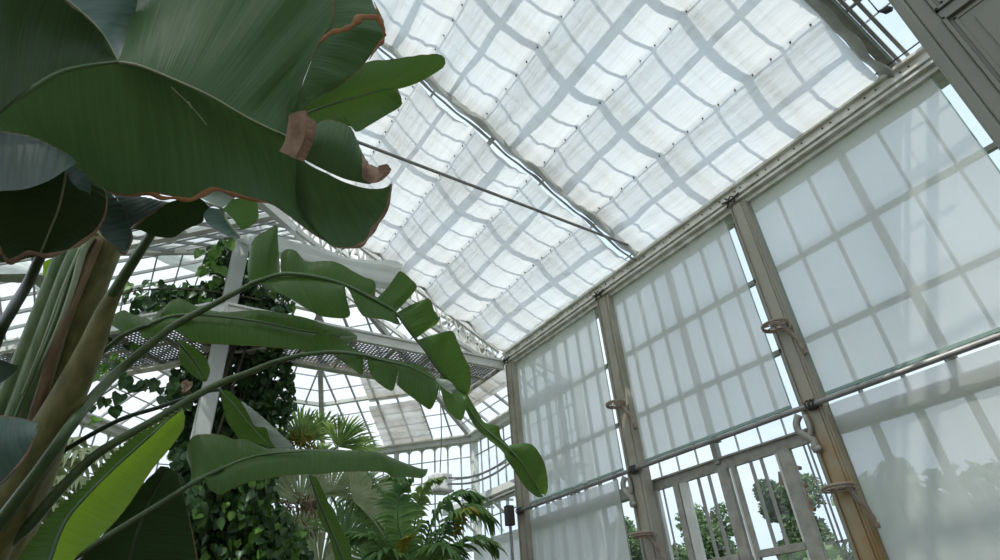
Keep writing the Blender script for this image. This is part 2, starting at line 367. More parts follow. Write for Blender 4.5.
# ---- cast iron ring brackets for hanging pots
def ring_bracket(y, z, label, side=1, r=.112, flat=1.0):
    t = empty('pot_ring', (W-.04, y*W, z*W+CH), label, 'plant hanger', 'iron pot rings on the wall posts')
    c = V((W-.07-r, y*W, z*W+CH)) + V((.02, .06*side, 0))
    m = MB(); circ = [c+V((math.cos(a)*r, math.sin(a)*r, 0)) for a in [i*math.pi/12 for i in range(25)]]
    m.tube(circ, .013, 8, False); m.tube([p+V((0, 0, -.022)) for p in circ], .008, 6, False)
    m.build('ring', 'iron', t, True)
    m = MB()
    for k in range(6):
        a = k*math.pi/3; m.tube([c+V((math.cos(a)*.02, math.sin(a)*.02, 0)), c+V((math.cos(a+.5)*r*.6, math.sin(a+.5)*r*.6, -.01)), c+V((math.cos(a)*r, math.sin(a)*r, 0))], .006, 5)
    m.tube([c+V((.02*math.cos(a), .02*math.sin(a), 0)) for a in [i*math.pi/5 for i in range(11)]], .006, 5, False)
    m.build('spokes', 'iron', t, True)
    b0 = V((W-.04, y*W-.02, z*W+CH))
    arm = [b0+V((-.10, .02, -.01)), b0+V((-.08, .0, -.08)), b0+V((-.03, -.02, -.16)), b0+V((0, -.03, -.24)), b0+V((.01, -.03, -.29))]
    m = MB(); m.tube(cr(arm, 14), [.017+.004*math.sin(i*1.4) for i in range(14)], 7)
    m.tube(cr([b0+V((0, -.01, -.02)), b0+V((-.05, .03, -.09)), b0+V((-.02, -.03, -.16)), b0+V((0, -.03, -.24))], 14), .009, 6)
    m.build('arm', 'iron', t, True)
    MB().tube([b0+V((.02, -.03, -.28)), b0+V((.02, -.03, -.32))], .022, 8).build('foot', 'iron', t, True)
    return t
ring_bracket(.490, .466, 'ornate iron ring bracket high on the rust-stained post, above the pipe')
ring_bracket(.928, .466, 'ornate iron ring bracket high on the middle post, above the pipe')
ring_bracket(.484, .174, 'iron ring bracket seen edge-on, low on the rust-stained post')
ring_bracket(.920, .176, 'iron ring bracket seen edge-on, low on the middle post left of the window')
# scroll brackets right under the pipe
for y, l in ((.528, 'scrolled iron plate bracket under the pipe at the rust-stained post'), (.972, 'scrolled iron plate bracket under the pipe at the middle post')):
    m = MB(); p0 = V((W-.06, y*W, .304*W+CH))
    m.tube(cr([p0, p0+V((-.01, .04, -.06)), p0+V((0, .05, -.13)), p0+V((0, .0, -.19)), p0+V((0, -.05, -.25)), p0+V((0, -.03, -.31)), p0+V((0, -.09, -.30))], 20), [.034, .036]+[.032]*16+[.026, .016], 8)
    m.tube(cr([p0+V((0, -.05, -.02)), p0+V((0, -.06, -.12)), p0+V((0, -.03, -.2))], 8), .022, 8)
    tag(m.build('scroll_bracket', 'aged_paint', None, True), l, 'bracket', 'scroll brackets under the pipe')

# ============================================================= ROOF OF THE WING
S = .53
def roofz(x): return .82+S*(1-x)
XR = -.35           # ridge
m = MB(); dz = .022
def rbar(y, w, h, x0=1.03, x1=XR, off=dz, mm=None): (mm or m).bar(U(x0, y, roofz(x0)+off), U(x1, y, roofz(x1)+off), w, h)
def pur(x, w, h, y0=-.75, y1=1.43, off=dz): m.bar(U(x, y0, roofz(x)+off), U(x, y1, roofz(x)+off), w, h, (S, 0, 1))
k = 0
y = .0835
i = 0
while y < 1.43:
    wide = (i % 3 == 0)
    rbar(y-.008, .078 if wide else .018, .04, off=dz+.008)
    i += 1; y += .0785
for x in (.735, .89, .43, .28, .13, -.02, -.17): pur(x, .026, .035)
struct(m.build('ceiling_bars', 'bar_grey')); bpy.data.objects['ceiling_bars'].name = 'trim_8'
m = MB(); pur(.59, .058, .05, off=dz-.0); pur(-.05, .18, .12, off=dz)
struct(m.build('trim_9', 'bar_grey'))
m = MB()
for yy in (.148, .800, 1.42):
    rbar(yy, .085, .10, off=.012, mm=m)
struct(m.build('trim_10', 'aged_paint'))
m = MB()
for yy in (.135, .120): rbar(yy, .03, .05, off=.02, mm=m)
for xx in (.93, .88, .835, .79): m.bar(U(xx, .04, roofz(xx)+.03), U(xx, .16, roofz(xx)+.03), .012, .012)
struct(m.build('trim_11', 'muntin'))
q = MB(); o = dz+.035
q.quad(U(1.05, -.75, roofz(1.05)+o), U(1.05, 1.43, roofz(1.05)+o), U(XR, 1.43, roofz(XR)+o), U(XR, -.75, roofz(XR)+o))
struct(q.build('ceiling', 'glass'))
# left slope and left wall (beyond the leaves)
m = MB(); XL = XR*2-1
for i in range(19):
    yy = -.7+i*.118
    m.bar(U(XR, yy, roofz(XR)+dz), U(XL, yy, roofz(1)+dz), .04, .05)
    m.bar(U(XL, yy, roofz(1)), (XL*W, yy*W, 0), .04, .05, (1, 0, 0))
for t in (.2, .4, .6, .8): m.bar(U(XR+(XL-XR)*t, -.7, roofz(XR+(1-XR)*t)+dz), U(XR+(XL-XR)*t, 1.43, roofz(XR+(1-XR)*t)+dz), .06, .06)
for z in (1.0, 3.4, 5.6): m.bar((XL*W, -3.5, z), (XL*W, 1.43*W, z), .08, .08)
struct(m.build('trim_12', 'muntin'))
struct(MB().box((XL*W-.1, -3.6, 0), (XL*W+.1, 1.43*W, .8)).build('wall_left', 'brick'))
struct(MB().box((XL*W, -3.9, 0), (W, -3.7, 3)).build('wall_back', 'brick'))
# ---- shade cloths under the roof
rowp = .158; rows_x = [1.012-rowp*i for i in range(0, 9)]
def shade(y0, y1, label, seed, bunch_lo=0, bunch_hi=0):
    t = empty('shade_cloth', U(1, y0, roofz(1)), label, 'shade cloth', 'shade cloths hung under the sloping glass roof')
    K, n = 14, 110; rows = []
    xs = []
    for i in range(8):
        for j in range(K): xs.append((rows_x[i]+(rows_x[i+1]-rows_x[i])*j/K, j/K, i))
    xs.append((rows_x[8], 0, 8))
    for a in range(n+1):
        u = a/n; y = y0+(y1-y0)*u; r = []
        for x, tt, i in xs:
            sag = 4*tt*(1-tt)
            amp = .021*(1+.25*math.sin(i*2.1+seed+y*5))
            z = roofz(x)-sag*amp
            e = .6*(max(0, 1-u/.22)*bunch_lo+max(0, 1-(1-u)/.22)*bunch_hi)
            z += (.0009+.0052*e)*math.sin(x*170+seed+3*noise.noise(V((x*14, y*9, seed))))*(.35+sag)
            z += .0030*noise.noise(V((x*9, y*16, seed)))
            yy = y+.003*noise.noise(V((x*13, seed, 0)))*(1 if a in (0, n) else 0)
            r.append(U(x, yy, z))
        rows.append(r)
    MB().grid(rows).build('cloth', 'roof_cloth', t, True)
    h = MB(); d = MB()
    for i in range(0, 8):
        yy = y0+.02
        while yy < y1-.01:
            c = U(rows_x[i], yy, roofz(rows_x[i])-.0005); h.tube([c+V((0, 0, -.012)), c+V((0, 0, .04))], .008, 6); yy += .0412
    tag(h.build('hook', 'dark_iron', t), 'small dark hooks in rows along the cloth', kind='stuff')
    for i in range(1, 8): d.tube([U(rows_x[i], y0, roofz(rows_x[i])+.006), U(rows_x[i], y1, roofz(rows_x[i])+.006)], .004, 4)
    d.build('support_wire', 'steel', t)
    return t
sh1 = shade(.168, .781, 'large rippled white shade cloth between the lobby and the long roof rafter', 1, .2, 1.0)
sh2 = shade(.822, 1.425, 'rippled white shade cloth beyond the long roof rafter, reaching the far gallery', 5, .45, .35)
rows = []
for i in range(61):
    rows.append([U(XR+(XL-XR)*j/30, -.72+2.14*i/60, roofz(XR+(1-XR)*j/30)-.01-.012*abs(math.sin(j*math.pi/5))) for j in range(31)])
tag(MB().grid(rows).build('shade_cloth', 'roof_cloth', None, True), 'shade cloth added under the opposite roof slope to block the sun, above the giant leaf', 'shade cloth')  # added cloth, mostly hidden by leaves, keeps direct sun off the plants
sh3 = shade(-.70, -.02, 'shade cloth overhead behind the panelled lobby', 8, .2, .2)
def valance(y, tside, parent, m_, drop=.028, x0=1.0, x1=-.25, wv=1):
    rows = []
    for i in range(141):
        x = x0+(x1-x0)*i/140; w = wv*(.004*math.sin(x*95)+.005*noise.noise(V((x*22, y, 3))))
        tt = ((rows_x[0]-x)/rowp) % 1; sag = 4*tt*(1-tt)*.012
        rows.append([U(x, y+w, roofz(x)-sag*.3), U(x, y+tside*.010+w*1.5, roofz(x)-drop*.5-sag), U(x, y+tside*.020+w*1.8, roofz(x)-drop*.8-sag)])
    MB().grid(rows).build('folded_edge', m_, parent, True)
valance(.170, -1, sh1, 'hem_grey', .020, wv=.4); valance(.820, -1, sh2, 'hem_grey', .020, wv=.12); valance(.781, 1, sh1, 'pale_cloth', .008, wv=.35)
m = MB(); m.tube([U(1.0, .142, roofz(1.0)), U(-.25, .142, roofz(-.25))], .009, 6)
tag(m.build('edge_cord', 'green_hem'), 'thin green cord along the ragged edge of the shade cloth by the lobby', 'cord')
tag(MB().tube([(W-.075, -.3, .8235*W+CH), (W-.075, 1.42*W, .8235*W+CH)], .007, 6).build('steel_cable', 'dark_iron'), 'thin dark steel cable stretched along the eave beam', 'cable')
# tie rod and its turnbuckle
t = empty('tie_rod', U(1, .795, .832), 'thin dark metal tie rod crossing under the shade cloths to the eave', 'tie rod')
MB().tube([U(.99, .79, .835), U(-1.7, .79, .865)], .017, 8).build('rod', 'steel', t, True)
MB().tube([U(.985, .79, .835), U(.955, .79, .8355)], [.03, .022], 8).build('end_fitting', 'steel', t, True)
c = U(.595, 1.415, roofz(.595)-.012)
t = empty('roof_pulley', c, 'small round pulley on the far edge of the roof shade', 'pulley')
MB().tube([c+V((-.03, 0, 0)), c+V((.03, 0, 0))], .055, 14).build('wheel', 'iron', t, True)
MB().tube([c+V((-.04, 0, 0)), c+V((.04, 0, 0))], .02, 8).build('axle', 'dark_iron', t, True)
c = U(.905, .096, roofz(.905)-.015)
t = empty('roof_bulb', c, 'small dark fitting hanging in the roof gap beside the lobby', 'fitting')
MB().tube([c+V((0, .05, .05)), c+V((0, .02, .02)), c, c+V((0, -.03, -.03))], [.008, .02, .034, .02], 10).build('body', 'dark_iron', t, True)
MB().tube([c+V((0, .05, .05)), c+V((.0, .06, .28))], .006, 5).build('wire', 'dark_iron', t)

# ============================================================= PANELLED LOBBY AT THE RIGHT
lx = .6*W; ly = .0575*W; lt = 5.4
struct(MB().box((lx, -3.4, 0), (lx+.30, ly-.07, lt)).build('wall_lobby', 'panel_paint'))
lob = bpy.data.objects['wall_lobby']
m = MB()
def pb(y0, y1, z0, z1, d): m.box((lx-d, y0, z0), (lx+.01, y1, z1))
pb(ly-.055, ly, 0, lt, .02)
m.box((lx, ly-.075, 0), (lx+.30, ly, lt))
m.build('corner_board', 'panel_paint', lob, bevel=.012)
# stiles and rails standing proud of recessed panels
z_r = .512*W+CH
m = MB()
pb(ly-.125, ly-.055, 0, lt, .010)
for z0, z1 in ((z_r-.03, z_r+.03), (1.9, 2.1), (0, .25), (lt-.2, lt)): pb(-1.6, ly-.125, z0, z1, .010)
pb(-.95, -.80, 0, lt, .018); pb(-2.2, -2.0, 0, lt, .018)
m.build('panel_frame', 'panel_paint', lob, bevel=.008)
m = MB()
for (a, b) in ((-.80, ly-.125), (-2.0, -.95)):
    for (z0, z1) in ((.25, 1.9), (2.1, z_r-.03), (z_r+.03, lt-.2)):
        for k, (ins, d) in enumerate(((.0, .024), (.032, .006))):
            e = .018
            A, B, C, D = a+ins, b-ins, z0+ins, z1-ins
            m.box((lx-d, A, C), (lx, A+e, D)); m.box((lx-d, B-e, C), (lx, B, D)); m.box((lx-d, A, C), (lx, B, C+e)); m.box((lx-d, A, D-e), (lx, B, D))
        m.box((lx-.010, a+.10, z0+.10), (lx, b-.10, z1-.10))
m.build('panel_moulding', 'panel_paint', lob, bevel=.006)
# ============================================================= OCTAGONAL PAVILION BEYOND THE WING
CX, CY, AP = .465, 1.92, .925
ZC = .825
def oc(i, ap=AP):                  # octagon corner i
    a = math.radians(22.5+45*i); r = ap/math.cos(math.radians(22.5)); return CX+r*math.cos(a), CY+r*math.sin(a)
# faces: k from corner k-1 to corner k ; 0 faces +x, 1 diagonal, 2 back (+y), 3 diagonal, 4 faces -x
nm = 20
def roof_h(ap): return ZC+.60*(AP-ap)
fm = MB(); fg = MB(); fw = MB(); rb = MB(); rp = MB(); rg = MB(); arch = MB(); lowp = MB()
AT = .22
for k in range(-1, 6):
    A = oc(k-1); B = oc(k)
    def pt(t, z, ins=0):
        x = A[0]+(B[0]-A[0])*t; y = A[1]+(B[1]-A[1])*t; s = 1-ins/AP
        return U(CX+(x-CX)*s, CY+(y-CY)*s, z)
    if k == -1 or k == 5: pass
    else:
        # corner posts, sill and head
        zb = -CH/W
        for t in ((0, 1) if k == 4 else (0,)): fm.bar(pt(t, zb), pt(t, ZC), .15, .15, (1, 0, 0))
        fm.bar(pt(.5, zb), pt(.5, ZC), .09, .10, (1, 0, 0))
        fm.bar(pt(0, ZC+.0), pt(1, ZC+.0), .22, .13); fm.bar(pt(0, ZC+.012, .01), pt(1, ZC+.012, .01), .34, .05)
        for i in range(1, 12):
            if i != 6: fw.bar(pt(i/12, .36), pt(i/12, ZC), .018, .03, (1, 0, 0))
        for z in (.46, .555, .65, .745): fw.bar(pt(0, z), pt(1, z), .03, .018)
        # round-headed lights
        for i in range(12):
            t0, t1 = i/12, (i+1)/12; rows = [[], []]
            for j in range(9):
                u = j/8; h = math.sqrt(max(0, 1-(2*u-1)**2))*.028
                rows[0].append(pt(t0+(t1-t0)*u, ZC-.045+h)); rows[1].append(pt(t0+(t1-t0)*u, ZC-.010))
            arch.grid(rows)
        fg.quad(pt(0, .36, -.004), pt(1, .36, -.004), pt(1, ZC, -.004), pt(0, ZC, -.004))
        fm.bar(pt(0, .36), pt(1, .36), .12, .16)
        lowp.bar(pt(0, -.14), pt(1, -.14), .2, .95)
    # sloping roof
    def rp_(t, ap):
        s = ap/AP; x = A[0]+(B[0]-A[0])*t; y = A[1]+(B[1]-A[1])*t
        return U(CX+(x-CX)*s, CY+(y-CY)*s, roof_h(ap))
    if k in (-1,): continue
    for t in (0, 1): rb.bar(rp_(t, AP), rp_(t, AT), .10, .12)
    for i in range(1, 8):
        u = i/8
        # bars run parallel up the slope until they meet the hips
        th = abs(2*u-1); top = max(AT, AP*th)
        s0 = rp_(u, AP)
        # parallel bar: tangential offset constant
        ax = A[0]+(B[0]-A[0])*u-CX; ay = A[1]+(B[1]-A[1])*u-CY
        mx_, my_ = (A[0]+B[0])/2-CX, (A[1]+B[1])/2-CY; ln = math.hypot(mx_, my_); nx, ny = mx_/ln, my_/ln
        tx, ty = ax-nx*AP, ay-ny*AP
        e = U(CX+nx*top+tx, CY+ny*top+ty, roof_h(top))
        rp.bar(s0, e, .03 if i != 4 else .05, .045)
    for j, ap in enumerate((.84, .775, .71, .645, .58, .515, .45, .385, .32)):
        big = j in (3,)
        (rb if big else rp).bar(rp_(0, ap), rp_(1, ap), .09 if big else .022, .08 if big else .02)
    rg.quad(rp_(0, AP)+V((0, 0, .05)), rp_(1, AP)+V((0, 0, .05)), rp_(1, AT)+V((0, 0, .05)), rp_(0, AT)+V((0, 0, .05)))
    rb.bar(rp_(0, AT), rp_(1, AT), .12, .2)
struct(fm.build('wall_far', 'white_paint', bevel=.01))
wf = bpy.data.objects['wall_far']
fw.build('glazing_bar', 'bar_grey', wf); arch.build('arched_head', 'white_paint', wf); fg.build('window_pane', 'glass', wf)
struct(lowp.build('trim_13', 'white_paint'))
struct(rb.build('trim_14', 'white_paint')); struct(rp.build('trim_15', 'bar_grey'))
struct(rg.build('window_3', 'glass'))
# lantern above
m = MB()
for k in range(8):
    A = oc(k, AT); B = oc(k+1, AT); z0 = roof_h(AT)
    m.bar(U(*A, z0), U(*A, z0+.16), .07, .07, (1, 0, 0)); m.bar(U(*A, z0+.16), U(*B, z0+.16), .1, .1)
    m.bar(U(*A, z0+.16), U(CX, CY, z0+.26), .05, .05)
    for t in (.33, .66): m.bar(U(A[0]+(B[0]-A[0])*t, A[1]+(B[1]-A[1])*t, z0), U(A[0]+(B[0]-A[0])*t, A[1]+(B[1]-A[1])*t, z0+.16), .03, .03, (1, 0, 0))
struct(m.build('trim_16', 'white_paint'))
# ---- shades lying on the pavilion roof
def pav_shade(k, t0, t1, a0, a1, label, seed, m_='old_shade'):
    A = oc(k-1); B = oc(k)
    mx_, my_ = (A[0]+B[0])/2-CX, (A[1]+B[1])/2-CY; ln = math.hypot(mx_, my_); nx, ny = mx_/ln, my_/ln
    half = math.hypot(B[0]-A[0], B[1]-A[1])/2; tx, ty = (B[0]-A[0])/2/half, (B[1]-A[1])/2/half
    rows = []
    for i in range(41):
        r = []
        for j in range(25):
            s = (t0+(t1-t0)*j/24)*half; ap = a0+(a1-a0)*i/40
            z = roof_h(ap)-.012-.004*abs(math.sin(i/40*math.pi*3))+.003*noise.noise(V((i*.4, j*.4, seed)))
            e = .006*noise.noise(V((i*.5, seed, 2))) if j in (0, 24) else 0
            r.append(U(CX+nx*ap+tx*(s+e), CY+ny*ap+ty*(s+e), z))
        rows.append(r)
    tag(MB().grid(rows).build('shade_cloth', m_, None, True), label, 'shade cloth', 'stained shades under the pavilion roof')
pav_shade(1, -.50, .12, .885, .675, 'mottled off-white shade low on the pavilion roof above the round-headed windows', 1)
pav_shade(1, -.50, .08, .655, .50, 'mottled brownish shade high on the pavilion roof just under the gallery', 2)
pav_shade(0, -.55, .45, .80, .52, 'small beige stained shade on the pavilion roof beside the corner post', 3)
# ---- gallery: grating deck on beams
ZG = .775
def gal(a, b, off, label, mesh_n):
    a = V((a[0], a[1], 0)); b = V((b[0], b[1], 0)); d = (b-a).normalized(); n = V((-d.y, d.x, 0))
    if n.y < 0: n = -n
    def g(s, t, z): p = a+d*s+n*t; return U(p.x, p.y, z)
    Lg = (b-a).length; t = empty('gallery_walkway', g(0, 0, ZG), label, 'walkway', 'overhead gallery walkway')
    m = MB(); m.bar(g(-.02, .0, ZG), g(Lg, .0, ZG), .07, .15); m.bar(g(-.02, -.008, ZG+.014), g(Lg, -.008, ZG+.014), .05, .03)
    m.bar(g(-.02, -.004, ZG-.014), g(Lg, -.004, ZG-.014), .05, .02); m.build('front_beam', 'white_paint', t)
    m = MB(); m.bar(g(0, .235, ZG), g(Lg, .235, ZG), .07, .14); m.bar(g(0, .222, ZG-.014), g(Lg, .222, ZG-.014), .12, .03)
    m.build('back_beam', 'eave_paint', t)
    m = MB()
    N_ = max(3, int(Lg/.11))
    for i in range(N_+1): m.bar(g(Lg*i/N_, 0, ZG-.004), g(Lg*i/N_, .235, ZG-.004), .03, .06)
    m.bar(g(0, .118, ZG-.002), g(Lg, .118, ZG-.002), .03, .04)
    for i in range(N_):
        if i % 3 == 1: m.bar(g(Lg*i/N_, 0, ZG-.008), g(Lg*(i+1)/N_, .235, ZG-.008), .02, .03)
    m.build('cross_joist', 'aged_paint', t)
    m = MB(); k = int(Lg/.0115)
    for i in range(k): m.bar(g(Lg*i/k, .0, ZG+.006), g(Lg*i/k, .235, ZG+.006), .018, .012)
    for i in range(20): m.bar(g(0, .0118*i, ZG+.008), g(Lg, .0118*i, ZG+.008), .018, .012)
    m.build('grating', 'grating_steel', t)
    return t
gal((.125, 1.44), (.995, 1.44), 0, 'straight grating walkway overhead between the corner post and the vine column', 40)
gal((.125, 1.44), (-.43, 1.995), 0, 'grating walkway angling away overhead left of the vine column', 40)
# column with vines
c = empty('iron_column', (.158*W, 1.575*W, 0), 'tall white square column wrapped in climbing vines', 'column')
MB().bar((.158*W, 1.575*W, 0), (.158*W, 1.575*W, 1.30*W+CH), .26, .20, (1, 0, 0)).build('shaft', 'column_paint', c, bevel=.02)
m = MB(); m.bar((.158*W, 1.575*W, 1.30*W+CH), (.158*W, 1.575*W, 1.34*W+CH), .4, .4, (1, 0, 0)); m.bar((.158*W, 1.575*W, 0), (.158*W, 1.575*W, .3), .4, .4, (1, 0, 0))
m.build('cap', 'white_paint', c)
# lattice rib at the mouth of the pavilion, with bunched cloth
m = MB()
top = [U(x, 1.465, roofz(x)+.02) for x in [1-.035*i for i in range(40)]]
bot = [U(x, 1.465, roofz(x)-.045-.05*math.sin(min(1, (1-x)/1.2)*math.pi)) for x in [1-.035*i for i in range(40)]]
for a in (top, bot):
    for p, q in zip(a, a[1:]): m.bar(p, q, .06, .06)
for i in range(0, 39):
    m.bar(top[i], bot[i+1], .02, .03); m.bar(bot[i], top[i+1], .02, .03)
struct(m.build('trim_17', 'white_paint'))
m = MB()
for y in (1.52, 1.60, 1.70): 
    for x0, x1 in ((.97, .35),): m.bar(U(x0, y, .83), U(x1, y+.02, roofz(x1)+.02), .05, .07)
for i in range(7): m.bar(U(.98-.09*i, 1.47, roofz(.98-.09*i)-.02), U(1.0-.09*i, 1.75, ZC+.09+.05*i), .04, .05)
struct(m.build('trim_18', 'white_paint'))
def swag(path, r, label, name='bunched_cloth', seed=0, m_='pale_cloth'):
    pts = cr([tuple(p) for p in path], 40); mm = MB(); rows = []
    for i, p in enumerate(pts):
        p = V(p); d = (V(pts[min(i+1, 39)])-V(pts[max(i-1, 0)])).normalized(); a = d.cross(V((0, 0, 1))).normalized(); b = a.cross(d)
        r_ = []
        for j in range(29):
            t = 2*math.pi*j/28; rr = r*(1+.22*math.sin(5*t+seed+i*.06)+.12*math.sin(9*t+i*.11))*(.75+.3*noise.noise(V((i*.11, seed, 0))))
            r_.append(p+a*math.cos(t)*rr*.7+b*math.sin(t)*rr)
        rows.append(r_)
    return tag(mm.grid(rows).build(name, m_, None, True), label, 'cloth')
swag([P(398, 276, 8.3), P(370, 272, 8.4), P(335, 263, 8.5), P(295, 252, 8.6), P(255, 240, 8.7), P(225, 226, 8.8)], .21, 'rolled white shade cloth slung beyond the roof shade, below the big drooping leaf')
swag([P(225, 268, 10.4), P(190, 262, 10.3), P(155, 248, 10.2), P(120, 236, 10.2)], .22, 'grey-white rolled cloth slung left of the vine column top', seed=3)
swag([P(50, 284, 10.6), P(20, 272, 10.4), P(-20, 268, 10.3)], .24, 'grey-white rolled cloth high at the far left behind the dark leaf stalk', seed=4)
# lower ledge on the right side of the pavilion with brackets, screens under
t = empty('side_ledge', U(1.25, 1.9, .484), 'narrow bracketed ledge beyond the corner post under the pavilion windows', 'ledge')
m = MB(); m.bar(U(1.27, 1.44, .484), U(1.27, 2.3, .484), .5, .05); m.bar(U(1.222, 1.44, .488), U(1.222, 2.3, .488), .05, .12); m.build('deck', 'white_paint', t)
for y in (1.52, 1.66, 1.80, 1.94, 2.08, 2.22):
    m = MB(); m.bar(U(1.23, y, .474), U(1.33, y, .40), .03, .04); m.bar(U(1.23, y, .474), U(1.34, y, .474), .03, .04)
    for s in (.33, .66): m.bar(U(1.23+.12*s, y, .474), U(1.23+.12*s, y, .474-.084*s), .02, .02)
    m.build('bracket', 'white_paint', t)
m = MB(); m.tube([U(1.2, 1.45, .452), U(1.2, 2.3, .452)], .03, 8); m.build('conduit', 'steel', t, True)
for i, (x, y, dx, dy, l) in enumerate(((1.33, 1.5, 0, .34, 'pale hanging screen under the ledge, right next to the corner post'), (1.33, 1.87, 0, .36, 'pale hanging screen under the ledge, farther from the corner post'), (1.31, 2.31, -.42, .42, 'pale hanging screen behind the feather palm'))):
    rows = [[U(x+dx*a/40, y+dy*a/40, -.1+.45*b/6)+V((.03*math.sin(a*.9), 0, 0)) for b in range(7)] for a in range(41)]
    tag(MB().grid(rows).build('hanging_screen', 'pale_cloth', None, True), l, 'blind')
# white box lamp with its cable
c = P(440, 483, 12.2)
t = empty('box_lamp', c, 'white box-shaped lamp hanging before the round-headed windows above the palm', 'lamp')
MB().bar(c+V((0, 0, -.17)), c+V((0, 0, .17)), .36, .42, (1, 0, 0)).build('housing', 'lamp_white', t, bevel=.03)
MB().bar(c+V((0, 0, -.20)), c+V((0, 0, -.17)), .40, .46, (1, 0, 0)).build('rim', 'aged_paint', t)
MB().tube(cr([c+V((0, 0, .17)), c+V((.05, 0, 1.2)), c+V((.05, .1, 2.4))], 8), .012, 5).build('suspension_cord', 'dark_iron', t)
for i, (z0, l) in enumerate(((478, 'upper of two thin cables strung to the box lamp'), (484, 'lower of two thin cables strung to the box lamp'))):
    tag(MB().tube(cr([P(449, z0, 12.1), P(470, z0-1, 11.6), P(492, z0-9, 11.0), P(514, z0-24, 10.2)], 14), .022, 6).build('cable', 'steel'), l, 'cable')
c = V((W-.12, 1.437*W, .25*W+CH))
t = empty('junction_box', c, 'small dark junction box on the corner post under the ledge', 'junction box')
MB().bar(c+V((0, 0, .15)), c+V((0, 0, .42)), .10, .12, (1, 0, 0)).build('housing', 'dark_iron', t, bevel=.01)
MB().tube([c+V((0, 0, .15)), V((c.x, c.y, 0))], .022, 8).build('conduit', 'steel', t)
# ============================================================= OUTSIDE
def tree(x, y, h, r, label, seed, n=9000):
    random.seed(seed); t = empty('garden_tree', (x, y, -.2), label, 'tree', 'trees outside the glasshouse')
    m = MB(); m.tube(cr([(x, y, -.2), (x+.2, y, h*.3), (x-.1, y+.2, h*.6), (x, y, h*.92)], 12), [.3*(1-i/12)*h/8+.03 for i in range(12)], 8)
    lob = []
    for i in range(16):
        a = random.uniform(0, 6.28); el = random.uniform(-.4, 1); q = V((x+math.cos(a)*r*.6*random.random(), y+math.sin(a)*r*.6*random.random(), h*.62+el*h*.26))
        lob.append((q, r*random.uniform(.28, .45))); m.tube(cr([(x, y, h*.35+.02*i*h), tuple((q+V((x, y, h*.5)))/2), tuple(q)], 6), [.08, .06, .05, .04, .03, .02], 5)
    m.build('trunk', 'tree_bark', t)
    f = MB()
    for i in range(n):
        q, rr = random.choice(lob); d = V((random.gauss(0, 1), random.gauss(0, 1), random.gauss(0, 1))).normalized()*rr*random.uniform(.5, 1.08)
        c = q+d; a = V((random.gauss(0, 1), random.gauss(0, 1), random.gauss(0, .5))).normalized()*random.uniform(.055, .10); b = a.cross(V((random.gauss(0, 1), random.gauss(0, 1), random.gauss(0, 1)))).normalized()*random.uniform(.03, .05)
        f.quad(c-a, c+b, c+a, c-b)
    f.build('foliage', 'tree_leaf', t)
tree(15.6, 12.0, 5.0, 1.3, 'leafy tree outside behind the left sash of the open window', 11)
tree(17.3, 15.2, 4.6, 1.6, 'broad low tree outside at the far left of the open window', 12)
tree(14.9, 9.0, 5.4, 1.0, 'dark leafy tree outside behind the right sash of the open window', 13)
tree(16.6, 16.9, 6.0, 1.3, 'tree outside in the gap beside the middle post', 14)
tree(15.2, 6.6, 5.0, 1.0, 'small tree outside, faintly showing through the lower right screen', 15, 6000)
random.seed(3); f = MB()
for i in range(9000):
    y = random.uniform(-6, 20); x = 12.5+random.gauss(0, .5); hz = (3.65 if y < 6.1 else 2.7)+.3*noise.noise(V((y*.5, 0, 0)))+.15*noise.noise(V((y*2, 0, 0)))
    z = hz*random.random()**.6; c = V((x, y, z)); a = V((random.gauss(0, 1), random.gauss(0, 1), random.gauss(0, .7))).normalized()*.16; b = a.cross(V((random.gauss(0, 1), 1, random.gauss(0, 1)))).normalized()*.10
    f.quad(c-a, c+b, c+a, c-b)
h = empty('garden_hedge', (12.5, 7, -.2), 'long green hedge outside beyond the glazed wall', 'hedge')
f.build('foliage', 'tree_leaf', h)
rows = [[V((12.5+.45*math.cos(a), -6+26*i/60, -.2+(3.5 if -6+26*i/60 < 6 else 2.6)*max(0, math.sin(a))+.25*noise.noise(V((i*.3, a, 0)))*math.sin(a))) for a in [math.pi*j/12 for j in range(13)]] for i in range(61)]
MB().grid(rows).build('hedge_body', 'tree_leaf', h, True)
